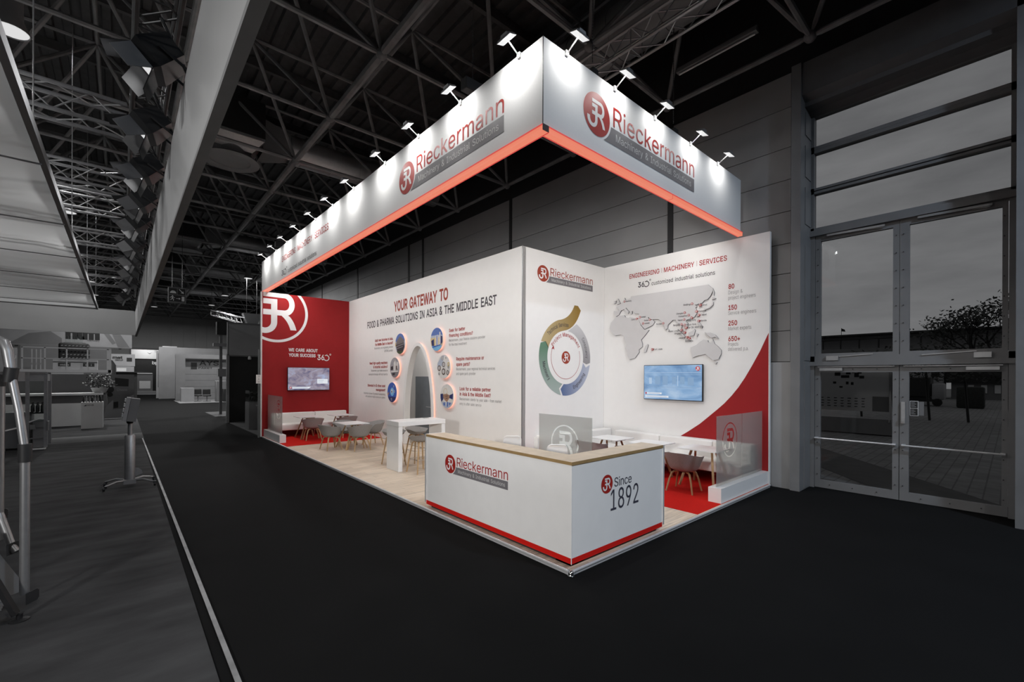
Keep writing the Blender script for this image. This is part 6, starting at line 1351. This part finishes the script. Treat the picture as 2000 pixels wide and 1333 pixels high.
for i, (x, y) in enumerate(((1.0, 38.4), (1.5, 37.8))):
    t = thing('office_chair', 'small dark chair inside the AYS stand, %s one' % ('left' if i == 0 else 'right'), 'chair', (x, y, .02), 0, 'dark chairs inside the AYS stand')
    mb = MB(); mb.rbox(x - .25, x + .25, y - .22, y + .22, .42, .52, .03, 1); obj('seat', mb, booth_dark, t); mb = MB(); mb.rbox(x - .25, x + .25, y + .18, y + .24, .55, .95, .02, 1); obj('backrest', mb, booth_dark, t)
    mb = MB(); mb.tube([(x, y, .05), (x, y, .45)], .03, 8); mb.bar((x - .25, y, .05), (x + .25, y, .05), .04); mb.bar((x, y - .25, .05), (x, y + .25, .05), .04); mb.box(x - .02, x + .02, y + .2, y + .24, .45, .6); obj('base', mb, booth_mid, t)
t = thing('exhibition_stand', 'narrow pale stand with picture panel right of the far doorway', 'stand', (-.6, 46, 0))
mb = MB(); mb.box(-1.15, -.75, 46, 46.1, .02, 4.1); mb.m = 1; mb.box(-1.05, -.8, 45.98, 46.0, 1.0, 3.9); mb.m = 0; mb.box(-.8, .2, 45.0, 45.1, 3.0, 4.5); obj('panel', mb, [booth_grey, booth_mid], t)
truss('lattice truss far away above the grey header', (.9, 30, 5.9), (1.35, 24, 4.9), .3, step=.5)
mb = MB(); mb.prism([(1.60, 5.45), (2.52, 5.45), (2.40, 5.15), (2.28, 4.85), (1.82, 4.85), (1.70, 5.15)], FY(25.0), -.5, 0); o = obj('ceiling_baffle', mb, booth_grey); mb = MB(); mb.tube([(1.8, 25.25, 5.45), (1.8, 25.25, 10.1)], .01, 5); mb.tube([(2.3, 25.25, 5.45), (2.3, 25.25, 10.1)], .01, 5); obj('suspension', mb, dark_metal, o); tag(o, 'grey trapezoid baffle hanging above the neighbour header', 'baffle')

# ================================================================ OUTSIDE, SEEN THROUGH THE DOORS
mb = MB(); mb.box(6.34, 120, -90, 90, -.25, -.02); o = obj('paving', mb, paving_m); o['kind'] = 'structure'
mb = MB(); mb.box(6.42, 7.0, -3.2, -.3, -.02, .0); o = obj('door_mat', mb, mat('door_mat', (.035, .035, .035), .9, var=.3, scale=60)); tag(o, 'dark ribbed mat outside the glass doors', 'door mat')
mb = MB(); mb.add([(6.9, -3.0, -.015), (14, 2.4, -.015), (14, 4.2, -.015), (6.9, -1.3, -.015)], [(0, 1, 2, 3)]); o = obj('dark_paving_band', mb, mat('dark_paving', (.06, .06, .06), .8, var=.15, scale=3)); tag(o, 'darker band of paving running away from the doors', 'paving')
t = thing('site_map_board', 'large site map board on a concrete base outside the left door', 'map board', (17, 1, 0))
mb = MB(); mb.box(16.95, 17.02, -.05, 2.35, .80, 2.9); obj('panel', mb, board_m, t)
fr = FX(16.95); mb = MB(); rnd = random.Random(11)
for a, b, w, h in ((1.55, 2.1, .18, .14), (1.35, 2.02, .25, .1), (1.2, 2.15, .14, .12), (1.02, 2.2, .08, .08), (.95, 2.05, .14, .16), (.85, 2.18, .12, .1), (1.75, 2.3, .1, .1), (.80, 2.0, .14, .10), (1.6, 1.8, .1, .08), (1.4, 1.65, .1, .06), (1.2, 1.78, .08, .1), (1.05, 1.76, .08, .1)): mb.flat([(-a, b), (-a + w, b), (-a + w, b + h), (-a, b + h)], fr, .004)
for r in range(4):
    for c_ in range(8): mb.flat([(-2.2 + c_ * .21, .95 + r * .1), (-2.2 + c_ * .21 + .06 + .06 * rnd.random(), .95 + r * .1), (-2.2 + c_ * .21 + .1, .975 + r * .1), (-2.2 + c_ * .21, .975 + r * .1)], fr, .004)
mb.m = 1; mb.flat([(-.42, .82), (.04, .82), (.04, 1.35), (-.42, 1.35)], fr, .005); obj('map_print', mb, [booth_dark, booth_mid], t)
mb = MB()
for y in (-.08, 2.30): mb.bar((16.9, y, .3), (16.98, y, 2.9), .05, .05); mb.bar((16.7, y, .45), (16.95, y, 1.05), .03, .03)
obj('posts', mb, alu_dull, t)
mb = MB(); mb.add([(16.75, -.12, .55), (16.75, 2.6, .55), (16.6, 2.7, .02), (16.6, -.2, .02), (17.3, -.12, .55), (17.3, 2.6, .55), (17.4, 2.7, .02), (17.4, -.2, .02)], [(0, 1, 2, 3), (4, 5, 1, 0), (7, 6, 5, 4), (0, 3, 7, 4), (1, 5, 6, 2)]); obj('concrete_base', mb, booth_mid, t)
t = thing('skywalk', 'covered footbridge with arched ribs seen through the upper left pane', 'footbridge', (46, 8, 4.4))
mb = MB(); mb.box(45, 48, -6, 40, 4.2, 4.62); obj('deck', mb, booth_mid, t)
for k in range(12):
    y = 1.0 + k * 1.33 - 3; mb = MB(); mb.tube([(45.1, y, 4.6), (45.1, y, 5.2), (45.25, y, 5.6), (45.8, y, 5.85), (46.6, y, 5.9), (47.4, y, 5.85), (47.8, y, 5.5), (47.9, y, 4.6)], .055, 6); obj('rib', mb, booth_dark, t)
mb = MB(); mb.box(45.2, 47.8, -6, 40, 5.78, 5.92); mb.tube([(45.12, -6, 5.45), (45.12, 40, 5.45)], .05, 6); obj('roof', mb, booth_dark, t)
mb = MB(); mb.box(46.5, 46.6, -6, 40, 4.6, 5.8); obj('glazing', mb, booth_grey, t)
mb = MB(); mb.tube([(46, 7.45, 5.9), (46, 7.45, 6.6)], .02, 6); mb.prism([(-7.45, 6.58), (-7.2, 6.45), (-7.15, 6.25), (-7.45, 6.30)], FX(46), 0, .01); o = obj('flag', mb, booth_dark); tag(o, 'small flag on a pole standing on the footbridge roof', 'flag')
# tree
t = thing('tree', 'leafy tree with dark spreading crown outside the right door', 'tree', (22, -3.4, 0))
mb = MB(); rnd = random.Random(5); tips = []
def branch(p, d, L, r, n):
    q = p + d * L; mb.tube([p, (p + q) / 2 + Vector((rnd.uniform(-.06, .06), rnd.uniform(-.06, .06), 0)) * L, q], [r, r * .85, r * .68], 6)
    if n == 0: tips.append(q); return
    for k in range(3):
        nd = (d + Vector((rnd.uniform(-.9, .9), rnd.uniform(-.9, .9), rnd.uniform(-.15, .55)))).normalized(); branch(q, nd, L * .74, r * .6, n - 1)
    tips.append(q)
for dy in (-1, 0, 1): branch(Vector((22, -3.4, 1.6)), Vector((rnd.uniform(-.2, .2), dy * .8 + .15, 1)).normalized(), 1.25, .09, 4)
mb.tube([(22, -3.4, 0), (22, -3.4, 1.0), (22, -3.4, 1.7)], [.2, .15, .13], 10); obj('trunk', mb, booth_dark, t)
leaf = MB()
for p in tips:
    for k in range(11):
        c0 = p + Vector((rnd.gauss(0, .24), rnd.gauss(0, .26), rnd.gauss(0, .18))); u = Vector((rnd.uniform(-1, 1), rnd.uniform(-1, 1), rnd.uniform(-.7, .7))).normalized(); w_ = u.orthogonal().normalized(); s = rnd.uniform(.05, .10)
        leaf.add([c0, c0 + u * s + w_ * s * .5, c0 + u * s * 2, c0 + u * s - w_ * s * .5], [(0, 1, 2, 3)])
obj('leaves', leaf, mat('dark_leaves', (.035, .038, .034), .7, var=.3, scale=3), t, recalc=False)
leaf = MB(); rnd = random.Random(6)
for k in range(2600):
    y = rnd.uniform(-6, 3.2); z = rnd.uniform(1.9, 3.55 - .10 * y + rnd.uniform(-.3, .25)) if y > -4 else rnd.uniform(1.9, 4); c0 = Vector((rnd.uniform(25, 26.4), y, z)); u = Vector((rnd.uniform(-1, 1), rnd.uniform(-1, 1), rnd.uniform(-.7, .7))).normalized(); w_ = u.orthogonal().normalized(); s = rnd.uniform(.06, .12)
    leaf.add([c0, c0 + u * s + w_ * s * .5, c0 + u * s * 2, c0 + u * s - w_ * s * .5], [(0, 1, 2, 3)])
t = thing('shrub_row', 'row of dark shrubs behind the tree outside', 'shrubs', (25.7, -1, 0)); obj('leaves', leaf, MAT['dark_leaves'], t, recalc=False)
mb = MB()
for k in range(7): mb.tube([(25.7, -5.5 + k * 1.3, 0), (25.7 + .2, -5.3 + k * 1.3, 3.0)], .05, 6)
obj('stems', mb, booth_dark, t)
mb = MB(); mb.rbox(40, 41.2, -1.7, -.35, -.02, 1.45, .12, 2); o = obj('hedge', mb, mat('hedge_leaves', (.02, .022, .02), .8, var=.4, scale=9)); tag(o, 'dark clipped hedge block outside the right door', 'hedge')
t = thing('lorry', 'small dark lorry parked outside, seen through the right door', 'lorry', (42, 1.2, 0))
mb = MB(); mb.rbox(41.2, 43, 1.05, 2.6, .65, 2.1, .06, 1); obj('load_box', mb, booth_dark, t); mb = MB(); mb.rbox(41.3, 42.9, .35, 1.02, .45, 1.65, .10, 2); obj('cab', mb, booth_grey, t)
for y in (.7, 2.2): mb = MB(); mb.lathe([(.1, -.1), (.28, -.09), (.28, .09), (.1, .1)], (41.3, y, .27), 14, axis='x'); obj('wheel', mb, black, t)
mb = MB(); mb.box(41.35, 42.9, .6, 2.5, .3, .6); obj('chassis', mb, booth_dark, t)
t = thing('low_building', 'low dark building with white window frames beyond the hedge', 'building', (60, -1, 0))
mb = MB(); mb.box(60, 66, -5, 1.2, -.02, 1.6); mb.m = 1; mb.box(59.6, 66.4, -5.4, 1.6, 1.6, 3.6); obj('walls', mb, [booth_mid, booth_dark], t)
mb = MB(); 
for k in range(5): mb.box(59.9, 60, -4 + k * .9, -3.6 + k * .9, .6, 1.4)
obj('window_frames', mb, booth_white, t)
t = thing('low_building', 'pale container building with small square sign, beyond the lorry', 'building', (58, 3, 0)); mb = MB(); mb.box(58, 62, 1.7, 9, -.02, 4.2); obj('walls', mb, booth_grey, t); mb = MB(); mb.box(57.95, 58, 1.9, 2.5, 2.2, 2.9); obj('sign_plate', mb, booth_dark, t)
